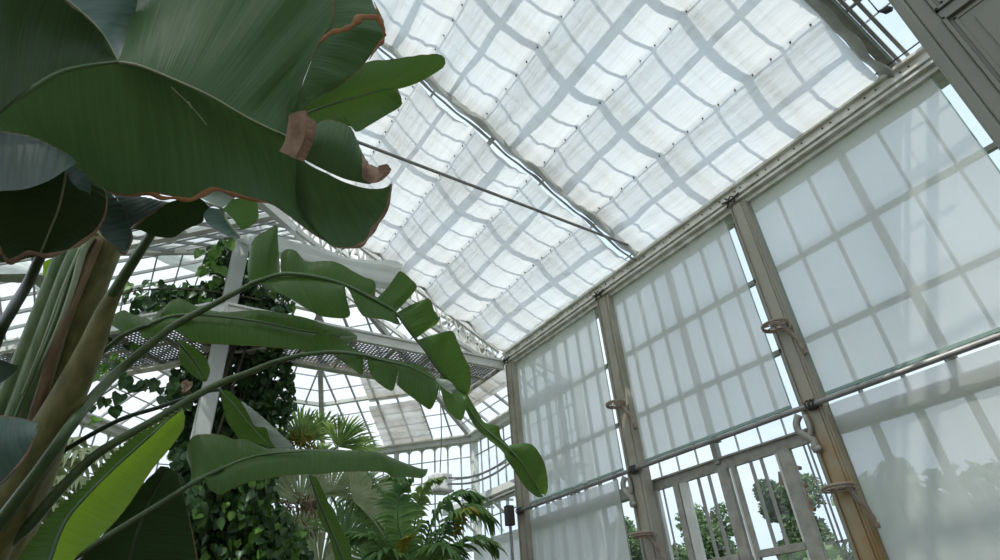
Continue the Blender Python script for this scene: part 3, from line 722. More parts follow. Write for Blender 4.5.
# ============================================================= PLANTS
def rs(A, n):                        # resample a pixel polyline by length (smooth)
    A = cr([tuple(a) for a in A], max(60, len(A)*8)) if len(A) > 2 else [tuple(a) for a in A]
    if len(A) == 1: return A*n
    L_ = [0]
    for p, q in zip(A, A[1:]): L_.append(L_[-1]+math.dist(p, q))
    out = []; j = 0
    for i in range(n):
        t = L_[-1]*i/(n-1)
        while j < len(L_)-2 and L_[j+1] < t: j += 1
        u = (t-L_[j])/max(1e-9, L_[j+1]-L_[j]); out.append(tuple(a+(b-a)*u for a, b in zip(A[j], A[j+1])))
    return out
def dep(d, i, n): return d[0]+(d[1]-d[0])*i/(n-1) if isinstance(d, tuple) else d
def half(mb, A, B, dA, dB, n=44, m=12, bulge=.03, rip=.002, u0=0, u1=1, seed=0, wav=.0):
    """half a leaf blade between its midrib A and its margin B"""
    a = rs(A, n); b = rs(B, n); rows = []; uvs = []; prev = None
    for i in range(n):
        p = P(*a[i][:2], dep(dA, i, n)); q = P(*b[i][:2], dep(dB, i, n))
        p2 = P(*a[min(i+1, n-1)][:2], dep(dA, i, n)); 
        nr = (q-p).cross(P(*a[min(i+1, n-1)], dep(dA, min(i+1, n-1), n))-P(*a[max(i-1, 0)], dep(dA, max(i-1, 0), n)))
        if nr.length < 1e-7: nr = (q-p).cross(P(*b[min(i+1, n-1)], dep(dB, min(i+1, n-1), n))-P(*b[max(i-1, 0)], dep(dB, max(i-1, 0), n)))
        nr = nr.normalized() if nr.length > 1e-9 else V((0, 0, 1))
        if (prev is None and nr.z < 0) or (prev is not None and nr.dot(prev) < 0): nr = -nr
        prev = nr
        r = []; w = (q-p).length
        for j in range(m+1):
            t = j/m; c = p.lerp(q, t)+nr*(bulge*math.sin(math.pi*t)*min(1, w*4)+rip*math.sin(i*2.2+seed)*t+wav*noise.noise(V((i*.18, t*1.5, seed)))*t)
            r.append(c)
        rows.append(r); uvs.append([(u0+(u1-u0)*i/(n-1), j/m) for j in range(m+1)])
    mb.grid(rows, uvs); return mb
def stalk(pts, rpx, n=30, flat=1):
    """tube through (px, py, depth) points with pixel radii at both ends"""
    c = cr(pts, n); return [P(*q) for q in c], [((rpx[0]+(rpx[1]-rpx[0])*i/(n-1))/F*c[i][2]) for i in range(n)]
def tubep(mb, pts, rpx, n=30, k=8, flat=1):
    a, b = stalk(pts, rpx, n); return mb.tube(a, b, k, True, flat)
def ground_run(mb, top, base, r0, r1, n=14, k=10):
    """stem from a world point down to the soil"""
    top = V(top); base = V(base); mid = top.lerp(base, .5)+V((0, 0, .05))
    c = cr([tuple(top), tuple(mid), tuple(base)], n); return mb.tube(c, [r0+(r1-r0)*i/(n-1) for i in range(n)], k)

# soil bed
struct(MB().box((-5, 1.2, 0), (2.2, 12.5, .12)).build('floor_bed', 'soil'))
# -------- the giant plant whose leaf fills the upper left
foot = P(20, 500, 2.2); foot.z = .12
gp = empty('bird_of_paradise_plant', foot, 'giant paddle-leaved plant with thick leaning-looking stem and huge leaf overhead', 'plant', None)
m = MB()      # main leaf
mid2 = [(-60, 160), (-20, 124), (0, 111), (25, 91), (50, 77), (80, 67), (118, 62), (140, 66), (175, 80), (212, 97), (250, 119), (292, 140), (304, 161)]
low = [(-60, 165), (-20, 145), (0, 142), (32, 147), (67, 165), (95, 185), (125, 196), (150, 194), (175, 197), (190, 199), (215, 189), (232, 194), (250, 199), (270, 204), (287, 215), (307, 230), (325, 242), (337, 248), (350, 248), (362, 244), (375, 227), (386, 212), (389, 200), (392, 182)]
half(m, mid2+[(330, 175), (342, 181), (360, 187), (375, 189), (387, 187), (392, 182)], low, (1.25, 1.75), (1.5, 1.75), n=90, m=22, bulge=.05, wav=.02, seed=1)
big = m.build('leaf', 'big_leaf', gp, True)
m = MB()
half(m, [(118, 62), (140, 66), (175, 80), (212, 97), (250, 119), (288, 136)], [(137, -30), (180, -60), (250, -70), (320, -50), (333, 15), (319, 42), (301, 88), (290, 120)], (1.42, 1.68), (1.9, 1.66), n=70, m=22, bulge=-.05, wav=.03, seed=2)
half(m, [(333, -40), (333, 15), (319, 42), (301, 88), (291, 112)], [(355, -50), (372, 0), (380, 15), (384, 32), (386, 37), (380, 42), (375, 50), (367, 60), (357, 72), (337, 88), (310, 102), (298, 118)], (1.75, 1.67), (1.85, 1.69), n=50, m=14, bulge=-.03, seed=3, wav=.02)
b2 = m.build('leaf', 'big_leaf', gp, True)
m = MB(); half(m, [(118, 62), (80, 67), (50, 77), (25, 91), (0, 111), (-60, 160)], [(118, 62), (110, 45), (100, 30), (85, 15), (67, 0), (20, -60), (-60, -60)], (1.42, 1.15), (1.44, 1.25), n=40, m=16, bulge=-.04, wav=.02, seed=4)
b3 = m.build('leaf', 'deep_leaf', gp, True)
m = MB(); half(m, [(118, 64), (88, 30), (45, -20), (10, -60)], [(118, 64), (132, 24), (139, -5), (150, -60)], 1.62, 1.75, n=30, m=8, bulge=.02)
m.build('leaf', 'blue_leaf', gp, True)
m = MB(); tubep(m, [(-60, 160, 1.24), (0, 111, 1.27), (50, 77, 1.33), (80, 67, 1.37), (118, 62, 1.41)], (2.6, 1.6)); m.build('midrib', 'midrib', big, True)
m = MB(); tubep(m, [(118, 62, 1.41), (140, 66, 1.43), (175, 80, 1.47), (212, 97, 1.52), (250, 119, 1.58), (290, 138, 1.64)], (1.6, 1.0)); m.build('midrib', 'pale_rib', big, True)
m = MB(); tubep(m, [(67, 0, 1.36), (85, 15, 1.38), (100, 30, 1.39), (110, 45, 1.40), (118, 61, 1.40)], (1, .6)); m.build('midrib', 'pale_rib', b3, True)
m = MB(); tubep(m, [(171, 87, 1.44), (190, 105, 1.47), (207, 125, 1.50)], (.5, .5), 8, 5); tubep(m, [(188, 102, 1.46), (192, 108, 1.47)], (1.4, 1.0), 6, 5)
tag(m.build('scar', 'pale_rib', big), 'thin pale scratch on the leaf')
def ribbon(path, w0, d, name, m_, parent, n=60, curl=.3, seed=0, amp=.5, k=6):
    w0 *= .72; amp *= 1.3; pts = rs(path, n); mm = MB(); rows = []
    for i in range(n):
        x, y = pts[i]; dd = dep(d, i, n); x2, y2 = pts[min(i+1, n-1)]; x1, y1 = pts[max(0, i-1)]
        tx, ty = x2-x1, y2-y1; l = math.hypot(tx, ty) or 1; nx, ny = -ty/l, tx/l
        wq = w0*(1+amp*noise.noise(V((i*.14, seed, 0)))*1.6)*min(1, .25+3*i/n, .25+3*(n-1-i)/n)
        rows.append([P(x+nx*wq*math.cos(a), y+ny*wq*math.cos(a), dd-.012-abs(math.sin(a))*wq/F*dd*curl) for a in [math.pi*j/k for j in range(k+1)]])
    mm.grid(rows); return mm.build(name, m_, parent, True)
ribbon([(130, 197), (150, 194), (162, 198), (175, 198), (190, 200), (205, 193), (215, 189), (232, 194), (250, 199), (268, 203)], 3.2, (1.54, 1.6), 'scorched_margin', 'scorch', big, seed=2)
ribbon([(319, 43), (330, 33), (342, 30), (352, 26), (360, 18), (370, 17), (377, 18), (383, 28), (384, 36)], 4.2, (1.66, 1.72), 'scorched_margin', 'scorch', b2, seed=5)
ribbon([(374, 2), (380, 16), (384, 30), (383, 40), (376, 49), (369, 60)], 2.0, (1.80, 1.72), 'scorched_margin', 'scorch', b2, seed=6)
ribbon([(392, 184), (388, 204), (384, 214), (375, 227), (364, 243), (350, 248), (340, 248)], 2.6, (1.70, 1.68), 'scorched_margin', 'brown_leaf', big, seed=7)
# second leaf behind, pointing right
m = MB()
ml = [(300, 116), (320, 108), (350, 99), (375, 92), (397, 86)]
half(m, ml, [(305, 100), (335, 80), (367, 62), (385, 60), (400, 58), (420, 55), (435, 54), (442, 55), (446, 62), (441, 69), (425, 76), (410, 83), (397, 86)], (1.85, 2.1), (1.9, 2.15), bulge=.02, seed=5)
half(m, ml, [(306, 130), (330, 128), (350, 126), (357, 132), (370, 125), (385, 116), (401, 106), (401, 97), (397, 87)], (1.85, 2.1), (1.85, 2.15), bulge=.03, seed=6)
s7 = m.build('leaf', 'mid_leaf', gp, True)
m = MB(); tubep(m, [(x, y, 1.83+.24*i/4) for i, (x, y) in enumerate(ml)], (1.4, .5), 20, 6); m.build('midrib', 'midrib', s7, True)
# curled piece and dried bract
m = MB()
half(m, [(305, 160), (320, 168), (342, 178), (357, 182), (370, 184), (377, 180)], [(313, 126), (325, 120), (335, 121), (350, 127), (357, 140), (362, 152), (370, 166)], (1.60, 1.66), (1.66, 1.68), n=40, m=14, bulge=-.055, seed=7)
s5 = m.build('leaf', 'big_leaf', gp, True)
m = MB()
half(m, [(362, 178), (370, 183), (375, 183), (381, 181), (388, 175), (391, 170)], [(361, 152), (366, 160), (371, 165), (378, 166), (387, 164), (391, 170)], 1.63, 1.66, n=24, m=10, bulge=-.02, wav=.02, seed=8)
half(m, [(372, 183), (378, 175), (378, 166)], [(380, 181), (391, 171), (387, 164)], 1.61, 1.60, n=16, m=6, bulge=-.02, seed=9)
m.build('withered_tip', 'brown_leaf', s5, True)
m = MB()
half(m, [(289, 115), (285, 140), (279, 151)], [(306, 110), (305, 135), (295, 159)], 1.56, 1.54, n=24, m=8, bulge=-.02, rip=0, seed=10)
half(m, [(303, 111), (301, 135), (291, 157)], [(309, 116), (314, 138), (304, 162)], 1.545, 1.56, n=24, m=6, bulge=-.006, seed=11)
half(m, [(309, 118), (312, 126), (305, 150)], [(316, 121), (316, 133), (308, 150)], 1.56, 1.57, n=16, m=6, bulge=-.01, seed=12)
tag(m.build('dry_bract', 'brown_leaf', gp, True), 'dry brown papery wrap')
# dark leaf at far left with curled tan margin
m = MB()
md = [(67, 166), (64, 185), (58, 210), (48, 235), (40, 254)]
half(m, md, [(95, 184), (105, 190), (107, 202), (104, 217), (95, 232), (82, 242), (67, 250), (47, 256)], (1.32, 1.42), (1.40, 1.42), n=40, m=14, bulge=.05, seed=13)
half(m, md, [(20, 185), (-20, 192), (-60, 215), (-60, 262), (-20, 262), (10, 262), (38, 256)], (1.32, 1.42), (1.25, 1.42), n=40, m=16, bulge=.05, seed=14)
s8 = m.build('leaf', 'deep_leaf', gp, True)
m = MB(); half(m, [(-60, 195), (-20, 193), (0, 191), (25, 189), (50, 180), (70, 167)], [(-60, 122), (-20, 128), (0, 131), (32, 137), (66, 153), (78, 163)], 1.15, (1.22, 1.30), n=40, m=10, bulge=.0, seed=15)
m.build('leaf', 'teal_leaf', gp, True)
m = MB(); half(m, [(67, 166), (70, 180), (80, 190)], [(72, 165), (90, 178), (90, 199)], 1.31, 1.36, n=16, m=6); m.build('leaf', 'teal_leaf', gp, True)
m = MB(); tubep(m, [(p[0], p[1], 1.30+.1*i/4) for i, p in enumerate(md)], (1.2, .8), 16, 6); m.build('midrib', 'pale_rib', s8, True)
ribbon([(107, 195), (107, 204), (104, 218), (95, 232), (82, 242), (67, 250), (47, 256), (36, 253), (26, 253), (18, 260), (8, 260), (0, 252), (-20, 240)], 2.4, (1.40, 1.36), 'curled_margin', 'brown_leaf', s8, seed=8)
ribbon([(47, 258), (30, 253), (20, 257), (10, 262), (3, 255), (0, 246)], 3.2, (1.38, 1.34), 'curled_margin', 'brown_leaf', s8, seed=9, n=30)
# striped bluish flap and dark flap
m = MB(); half(m, [(95, 184), (98, 205), (100, 232), (124, 254)], [(107, 190), (122, 205), (130, 226), (133, 240), (126, 252)], 1.62, 1.66, n=30, m=10, bulge=.02)
half(m, [(100, 188), (118, 200), (130, 228)], [(125, 194), (150, 198), (168, 203)], 1.66, 1.72, n=24, m=10, bulge=.02, seed=3)
m.build('leaf', 'teal_leaf', gp, True)
m = MB(); half(m, [(133, 229), (150, 214), (167, 203), (196, 197), (209, 207)], [(145, 232), (153, 236), (172, 238), (184, 231), (192, 227), (203, 222), (203, 215), (209, 208)], 1.75, 1.78, n=40, m=12, bulge=.03)
d2 = m.build('leaf', 'deep_leaf', gp, True)
ribbon([(126, 234), (133, 228), (150, 214), (167, 203)], 1.8, (1.70, 1.72), 'curled_margin', 'brown_leaf', d2, seed=3, n=24)
ribbon([(131, 232), (131, 242), (125, 254), (115, 248)], 1.2, (1.64, 1.64), 'curled_margin', 'brown_leaf', d2, seed=4, n=24)
# pseudostem: overlapping sheaths rising straight up
def sheath(pts, rpx, m_, name, flat=1, k=14, n=34):
    mm = MB(); tubep(mm, pts, rpx, n, k, flat); return mm.build(name, m_, gp, True)
sheath([(-24, 640, 2.05), (0, 545, 2.15), (20, 490, 2.2), (40, 440, 2.23), (62, 375, 2.28), (78, 320, 2.30), (90, 285, 2.32), (112, 235, 2.36)], (30, 13), 'sheath', 'pseudostem')
sheath([(-40, 640, 2.0), (-10, 530, 2.08), (12, 455, 2.12), (36, 380, 2.18), (60, 310, 2.22), (76, 262, 2.25), (90, 232, 2.3)], (22, 8), 'sheath_green', 'sheath')
sheath([(-55, 620, 2.05), (-20, 490, 2.12), (0, 430, 2.15), (30, 350, 2.2), (52, 290, 2.25), (66, 250, 2.28)], (16, 8), 'sheath_green', 'sheath')
sheath([(-14, 560, 1.97), (5, 500, 2.0), (25, 450, 2.02), (43, 390, 2.07), (62, 330, 2.12), (80, 285, 2.2), (100, 238, 2.28)], (7, 4), 'sheath_brown', 'sheath')
sheath([(35, 375, 2.06), (55, 335, 2.10), (72, 290, 2.16), (83, 252, 2.22), (92, 236, 2.25)], (1.4, 4), 'pale_rib', 'sheath', k=8)
sheath([(10, 430, 2.0), (36, 368, 2.06), (56, 318, 2.12), (72, 268, 2.2)], (1.6, 1.6), 'midrib', 'sheath', k=8)
sheath([(22, 395, 2.0), (44, 340, 2.06), (62, 290, 2.12), (80, 248, 2.2)], (1.0, 1.2), 'pale_rib', 'sheath', k=8)
m = MB(); top = P(-24, 640, 2.05); ground_run(m, top, (foot.x, foot.y, .1), 30/F*2.05, .17, 16, 14); m.build('trunk', 'sheath', gp, True)
m = MB(); tubep(m, [(58, 225, 1.52), (40, 258, 1.52), (27, 285, 1.6), (12, 310, 1.8), (-6, 345, 1.95), (-50, 470, 2.05)], (4, 6)); m.build('petiole', 'petiole_dark', gp, True)
m = MB(); tubep(m, [(165, 205, 1.9), (151, 234, 2.0), (133, 262, 2.08), (112, 296, 2.12), (104, 312, 2.12)], (3.8, 6)); m.build('petiole', 'petiole', gp, True)
m = MB(); c_ = cr([(120, 284, 2.13), (106, 310, 2.12), (90, 350, 2.1), (66, 400, 2.07), (36, 455, 2.04), (6, 512, 2.0), (-30, 590, 1.97)], 40)
m.tube([P(*q) for q in c_], [(5+14*min(1, i/26))/F*2.1 for i in range(40)], 14); m.build('sheath', 'sheath', gp, True)
# small green and teal pieces around the stem
m = MB(); half(m, [(43, 262), (43, 276)], [(75, 246), (55, 278)], 2.35, 2.4, n=10, m=6); m.build('leaf', 'bright_leaf', gp, True)
m = MB(); half(m, [(-30, 272), (0, 274), (32, 274), (56, 278)], [(-30, 286), (0, 282), (29, 284), (39, 287), (48, 297)], 2.5, 2.55, n=20, m=6); m.build('leaf', 'pale_leaf', gp, True)
m = MB(); half(m, [(-40, 500), (0, 486), (25, 457), (38, 430)], [(-40, 410), (0, 415), (25, 419), (40, 424)], 1.75, 1.8, n=26, m=12, bulge=-.03); t1 = m.build('leaf', 'blue_leaf', gp, True)
ribbon([(38, 428), (36, 436), (25, 457), (10, 474), (-5, 488)], 1.6, (1.75, 1.73), 'curled_margin', 'brown_leaf', t1, seed=2, n=24)
m = MB(); half(m, [(-30, 350), (0, 360), (15, 365)], [(-30, 388), (0, 383), (17, 370)], 1.9, 1.95, n=14, m=6); m.build('leaf', 'blue_leaf', gp, True)

# -------- the second plant: long ragged leaves on stalks rising from the lower left
foot2 = P(-40, 660, 2.5); foot2.z = .12
rpn = empty('bird_of_paradise_plant', foot2, 'younger paddle-leaved plant with torn drooping leaves on long stalks at lower left', 'plant')
pet = 0
def leaf2(name_m, parts, ribs, stalk_pts, srad, ribm='midrib', stm='petiole'):
    m = MB()
    for i, (A, B, dA, dB, bu) in enumerate(parts):
        half(m, A, B, dA, dB, n=max(14, int(3+sum(math.dist(p, q) for p, q in zip(B, B[1:]))/3)), m=9, bulge=bu, u0=.13*i, u1=.13*i+max(.1, sum(math.dist(p, q) for p, q in zip(B, B[1:]))/300), seed=i, rip=.001)
    o = m.build('leaf', name_m, rpn, True)
    if ribs:
        m = MB(); tubep(m, ribs[0], ribs[1], 36, 7); m.build('midrib', ribm, o, True)
    if stalk_pts:
        m = MB(); tubep(m, stalk_pts, srad, 36, 8)
        q = P(*stalk_pts[-1]); 
        b_ = V((foot2.x+random.uniform(-.15, .15), foot2.y+random.uniform(-.15, .15), .08))
        ground_run(m, q, b_, srad[1]/F*stalk_pts[-1][2], .04)
        m.build('petiole', stm, rpn, True)
    return o
R1m = [(264, 279), (282, 274), (304, 275), (330, 280), (352, 288), (375, 300), (395, 312), (410, 332), (425, 350), (440, 372), (457, 390)]
leaf2('mid_leaf', [
 ([(250, 284), (264, 279), (280, 274)], [(248, 262), (253, 240), (269, 229), (277, 225), (278, 240), (280, 272)], 2.60, 2.68, .02),
 ([(281, 274), (304, 275), (330, 280), (352, 288), (375, 299)], [(281, 253), (287, 249), (296, 251), (304, 260), (311, 262), (320, 261), (332, 261), (343, 265), (351, 270), (364, 277), (375, 282), (375, 298)], (2.62, 2.7), (2.7, 2.75), .02),
 ([(376, 299), (385, 305), (395, 312)], [(394, 280), (400, 271), (412, 280), (417, 287), (410, 297), (397, 311)], 2.7, 2.78, .01),
 ([(396, 313), (405, 325), (416, 339)], [(410, 305), (422, 300), (430, 299), (434, 310), (439, 321), (425, 332), (417, 338)], 2.72, 2.78, .01),
 ([(417, 340), (425, 350), (440, 372), (457, 390), (465, 394)], [(435, 334), (452, 331), (457, 340), (462, 352), (470, 370), (470, 390), (467, 394)], (2.74, 2.8), (2.8, 2.82), .02),
 ([(250, 284), (264, 279), (282, 275), (304, 276), (330, 281), (344, 286)], [(265, 285), (272, 290), (287, 297), (312, 312), (325, 317), (349, 317), (347, 300), (345, 287)], (2.6, 2.66), (2.52, 2.58), .02),
 ([(345, 286), (352, 289), (375, 301), (394, 312)], [(352, 297), (362, 315), (372, 318), (385, 320), (400, 325), (395, 314)], (2.66, 2.72), (2.6, 2.66), .015),
 ([(440, 374), (450, 384), (460, 392), (466, 396)], [(440, 387), (445, 405), (452, 415), (462, 420), (467, 402)], 2.78, 2.72, .01),
 ([(460, 390), (476, 420), (492, 435), (506, 448), (518, 458)], [(466, 392), (476, 409), (484, 422), (492, 424), (499, 427), (501, 437), (509, 446), (516, 452)], (2.8, 2.85), (2.83, 2.88), .006),
 ([(460, 390), (476, 420), (492, 435), (506, 448), (518, 458)], [(462, 400), (465, 409), (476, 428), (489, 440), (502, 451), (513, 467)], (2.8, 2.85), (2.76, 2.82), .006),
 ([(506, 448), (518, 458), (530, 475), (541, 494)], [(510, 445), (525, 443), (535, 447), (545, 465), (548, 487), (545, 496)], (2.86, 2.9), (2.9, 2.94), .02),
 ([(506, 448), (518, 458), (530, 475), (541, 494)], [(505, 457), (515, 472), (525, 487), (537, 497), (544, 496)], (2.86, 2.9), (2.84, 2.88), .01),
 ], ([(250, 284, 2.58)]+[(x, y, 2.58+.022*i) for i, (x, y) in enumerate(R1m)]+[(476, 420, 2.8), (492, 435, 2.82), (518, 458, 2.85), (538, 490, 2.88)], (2.4, .7)),
 [(264, 279, 2.60), (250, 285, 2.58), (212, 305, 2.52), (175, 325, 2.45), (150, 345, 2.4), (120, 370, 2.35), (95, 395, 2.2), (72, 424, 2.0), (38, 472, 1.93), (0, 522, 1.9), (-60, 600, 1.9)], (2.2, 7))
R2m = [(302, 355), (332, 352), (362, 355), (385, 361), (410, 367), (435, 380)]
o = leaf2('mid_leaf', [
 (R2m, [(304, 352), (310, 340), (320, 333), (330, 335), (342, 341), (357, 350), (375, 356), (400, 361), (420, 366), (437, 379)], (2.45, 2.6), (2.45, 2.66), .015),
 ([(325, 353), (345, 353), (364, 355)], [(335, 357), (350, 367), (362, 375), (363, 365), (364, 358)], 2.5, 2.45, .01),
 ([(366, 356), (385, 361), (399, 365)], [(368, 365), (370, 372), (377, 382), (392, 391), (396, 380), (399, 367)], 2.54, 2.48, .012),
 ([(399, 365), (410, 367), (435, 380), (439, 384)], [(397, 385), (405, 392), (425, 407), (431, 409), (437, 397), (439, 386)], (2.56, 2.6), (2.5, 2.54), .015),
 ], ([(x, y, 2.43+.028*i) for i, (x, y) in enumerate(R2m)], (2.4, .8)),
 [(305, 354, 2.44), (275, 362, 2.42), (250, 372, 2.4), (212, 387, 2.34), (155, 420, 2.22), (100, 452, 2.12), (62, 487, 2.06), (30, 525, 2.02), (0, 552, 2.0), (-60, 620, 2.0)], (2.3, 6.5))
m = MB(); half(m, [(435, 379), (443, 388), (452, 394)], [(440, 379), (450, 381), (457, 391), (453, 394)], 2.6, 2.62, n=14, m=5, bulge=.01); m.build('leaf_tip', 'pale_leaf', o, True)
leaf2('mid_leaf', [
 ([(160, 320), (172, 316), (189, 315), (202, 315), (234, 318), (266, 323), (299, 330), (330, 335), (357, 337)], [(163, 309), (172, 300), (183, 299), (194, 305), (210, 310), (226, 312), (258, 310), (282, 313), (307, 318), (330, 326), (350, 331), (357, 336)], (2.5, 2.75), (2.55, 2.8), .02),
 ([(140, 328), (160, 320), (172, 316), (189, 315), (202, 315), (234, 318), (266, 323), (299, 330), (330, 335), (357, 337)], [(142, 338), (150, 338), (165, 330), (178, 332), (194, 342), (210, 344), (234, 345), (266, 347), (299, 350), (320, 352), (345, 345), (357, 339)], (2.45, 2.75), (2.4, 2.65), .03),
 ([(124, 333), (140, 328), (150, 324)], [(104, 321), (115, 314), (124, 310), (132, 314), (147, 318), (151, 322)], 2.42, 2.5, .01),
 ([(150, 324), (160, 320)], [(151, 320), (156, 313), (163, 309)], 2.46, 2.52, .005),
 ], ([(124, 335, 2.41), (150, 324, 2.44), (172, 316, 2.49), (202, 315, 2.5), (234, 318, 2.54), (266, 323, 2.6), (299, 330, 2.64), (340, 336, 2.7)], (2, .7)),
 [(150, 324, 2.44), (124, 335, 2.4), (105, 350, 2.38), (85, 365, 2.36), (60, 385, 2.36), (20, 440, 2.4), (-40, 560, 2.4)], (2, 3.5))
leaf2('mid_leaf', [
 ([(174, 338), (185, 350), (197, 365), (206, 381)], [(188, 343), (200, 351), (208, 363), (210, 372), (207, 381)], 2.6, 2.62, .01),
 ([(174, 338), (185, 350), (197, 365), (206, 381)], [(180, 350), (179, 359), (188, 372), (200, 380), (206, 382)], 2.6, 2.55, .02)],
 ([(174, 338, 2.58), (185, 350, 2.57), (197, 365, 2.57), (206, 381, 2.57)], (1.2, .6)), None, None)
R5m = [(190, 484), (205, 476), (223, 468), (242, 460), (266, 454), (307, 451), (340, 453), (380, 460), (410, 468), (426, 474)]
leaf2('mid_leaf', [
 ([(190, 484), (205, 476), (223, 468), (242, 460), (266, 454)], [(194, 470), (187, 460), (188, 444), (194, 436), (205, 434), (223, 435), (233, 439), (244, 439), (254, 443), (268, 449)], (2.1, 2.25), (2.2, 2.3), .015),
 ([(205, 476), (223, 468), (242, 460), (266, 454), (307, 451), (340, 452), (375, 452), (400, 461), (426, 471)], [(206, 484), (209, 489), (220, 495), (228, 491), (244, 483), (260, 480), (292, 475), (320, 474), (342, 472), (382, 472), (392, 477), (405, 477), (422, 478), (427, 473)], (2.12, 2.5), (2.05, 2.4), .035),
 ([(266, 454), (287, 452), (307, 452), (340, 453), (375, 455)], [(268, 449), (275, 448), (290, 449), (312, 449), (345, 450), (375, 452)], (2.25, 2.42), (2.3, 2.48), .003),
 ], ([(x, y, 2.08+.035*i) for i, (x, y) in enumerate(R5m[:6])], (2.4, .8)),
 [(223, 468, 2.14), (195, 482, 2.08), (150, 510, 2.0), (110, 535, 1.95), (75, 557, 1.92), (30, 590, 1.92), (-30, 640, 1.95)], (2.1, 4.6), stm='petiole')
o = leaf2('mid_leaf', [
 ([(220, 389), (226, 419), (234, 431), (239, 439), (250, 442), (266, 446), (275, 448)], [(231, 392), (241, 402), (247, 412), (255, 426), (266, 427), (272, 440), (275, 448)], 2.5, 2.48, .015)],
 ([(220, 390, 2.46), (234, 405, 2.45), (250, 425, 2.44), (270, 446, 2.44)], (1.0, .5)), [(221, 390, 2.5), (205, 392, 2.45), (160, 407, 2.4), (117, 421, 2.35), (62, 452, 2.3), (30, 476, 2.3), (-30, 540, 2.3)], (1.6, 3), stm='petiole_dark')
m = MB(); half(m, [(241, 402), (249, 415), (255, 426), (266, 428), (270, 440), (277, 449)], [(243, 402), (254, 410), (266, 420), (282, 435), (290, 442), (296, 449)], 2.47, 2.50, n=26, m=7, bulge=.01); m.build('leaf_underside', 'pale_leaf', o, True)
# bright back-lit leaf and dark leaf under it
R7m = [(182, 409), (165, 422), (150, 436), (112, 470), (87, 495), (65, 522), (50, 560), (40, 600)]
m = MB(); half(m, R7m, [(183, 409), (185, 417), (184, 427), (180, 435), (167, 452), (152, 470), (125, 510), (100, 537), (72, 562), (60, 600)], (1.75, 1.4), (1.78, 1.45), n=60, m=14, bulge=.03, rip=.002)
rr = m.build('leaf', 'bright_leaf', rpn, True)
m = MB(); half(m, R7m, [(181, 409), (160, 421), (142, 431), (125, 443), (100, 467), (82, 487), (57, 507), (37, 532), (17, 560), (0, 600)], (1.75, 1.4), (1.72, 1.35), n=130, m=10, bulge=.02, rip=.006, seed=1)
m.build('leaf', 'mid_leaf', rpn, True)
m = MB(); tubep(m, [(x, y, 1.74-.05*i) for i, (x, y) in enumerate(R7m)], (.8, 2.2)); ground_run(m, P(40, 600, 1.4), (foot2.x+.1, foot2.y-.05, .1), .012, .035); m.build('midrib', 'petiole', rr, True)
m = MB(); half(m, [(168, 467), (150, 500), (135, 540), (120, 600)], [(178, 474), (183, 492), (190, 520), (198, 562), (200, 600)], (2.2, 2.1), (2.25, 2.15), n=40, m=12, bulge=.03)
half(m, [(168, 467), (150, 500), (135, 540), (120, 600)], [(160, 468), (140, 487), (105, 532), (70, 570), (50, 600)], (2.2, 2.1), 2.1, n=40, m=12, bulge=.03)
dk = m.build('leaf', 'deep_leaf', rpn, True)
m = MB(); tubep(m, [(168, 467, 2.18), (150, 500, 2.16), (135, 540, 2.1), (120, 600, 2.06)], (.8, 2.2)); ground_run(m, P(120, 600, 2.06), (foot2.x+.2, foot2.y, .1), .01, .03); m.build('midrib', 'petiole_dark', dk, True)
# narrow hanging leaf below the horizontal one
m = MB(); q = [(309, 474), (318, 500), (330, 528), (343, 560), (350, 590)]
half(m, q, [(317, 478), (325, 495), (337, 520), (350, 547), (356, 590)], 2.5, 2.52, n=30, m=7, bulge=.01)
half(m, q, [(307, 474), (317, 492), (317, 505), (320, 520), (332, 545), (340, 590)], 2.5, 2.47, n=30, m=7, bulge=.015)
hl = m.build('leaf', 'bright_leaf', rpn, True); hl.data.materials[0] = M['mid_leaf']
m = MB(); tubep(m, [(x, y, 2.47) for x, y in q]+[(330, 640, 2.5)], (1, 1.8)); m.build('midrib', 'midrib', hl, True)
# a small two-lobed leaf hanging near the column head
m = MB(); half(m, [(222, 209), (228, 222), (240, 237)], [(203, 206), (203, 215), (209, 225), (225, 235), (237, 239), (241, 238)], 2.9, 2.88, n=24, m=10, bulge=.03)
hh = m.build('leaf', 'blue_leaf', gp, True)
m = MB(); half(m, [(222, 209), (232, 218), (241, 230)], [(232, 199), (254, 198), (258, 208), (258, 219), (251, 226), (242, 230)], 2.9, 2.92, n=24, m=10, bulge=.02); m.build('leaf', 'mid_leaf', gp, True)
m = MB(); half(m, [(196, 196), (222, 208)], [(215, 190), (240, 192)], 2.95, 2.95, n=10, m=4); m.build('leaf', 'pale_leaf', gp, True)
m = MB(); tubep(m, [(240, 237, 2.86), (228, 222, 2.86), (222, 209, 2.86), (210, 204, 2.6), (190, 200, 2.3), (165, 205, 1.95)], (.8, 1.8)); m.build('midrib', 'pale_rib', hh, True)
# ============================================================= PLANTS BEHIND
random.seed(21)
def vleaf(mb, c, s, d=None, nrm=None):
    """one heart-shaped leaf hanging from c"""
    d = d or V((random.gauss(0, .5), random.gauss(0, .5), -1)).normalized()
    n = nrm or V((random.gauss(0, 1), random.gauss(-.6, 1), random.gauss(.5, .8))); a = d.cross(n).normalized(); n = a.cross(d).normalized()
    pts = [(0, 0), (.28, -.10), (.50, .12), (.48, .42), (.26, .75), (0, 1.05), (-.26, .75), (-.48, .42), (-.50, .12), (-.28, -.10)]
    k = len(mb.v)
    for x, y in pts: mb.v.append(c+a*x*s+d*y*s+n*(abs(x)*.35+.10*y*y)*s)
    mb.v.append(c+d*.45*s-n*.03*s)
    for i in range(10): mb.f.append((k+i, k+(i+1) % 10, k+10))
def vdepth(py): return 7.95-(py-330)*.0068
vine = empty('climbing_vine', (.158*W+.1, 1.575*W+.35, .12), 'dense dark climbing vine with heart-shaped leaves wrapping the white column', 'vine')
dark = MB(); light = MB()
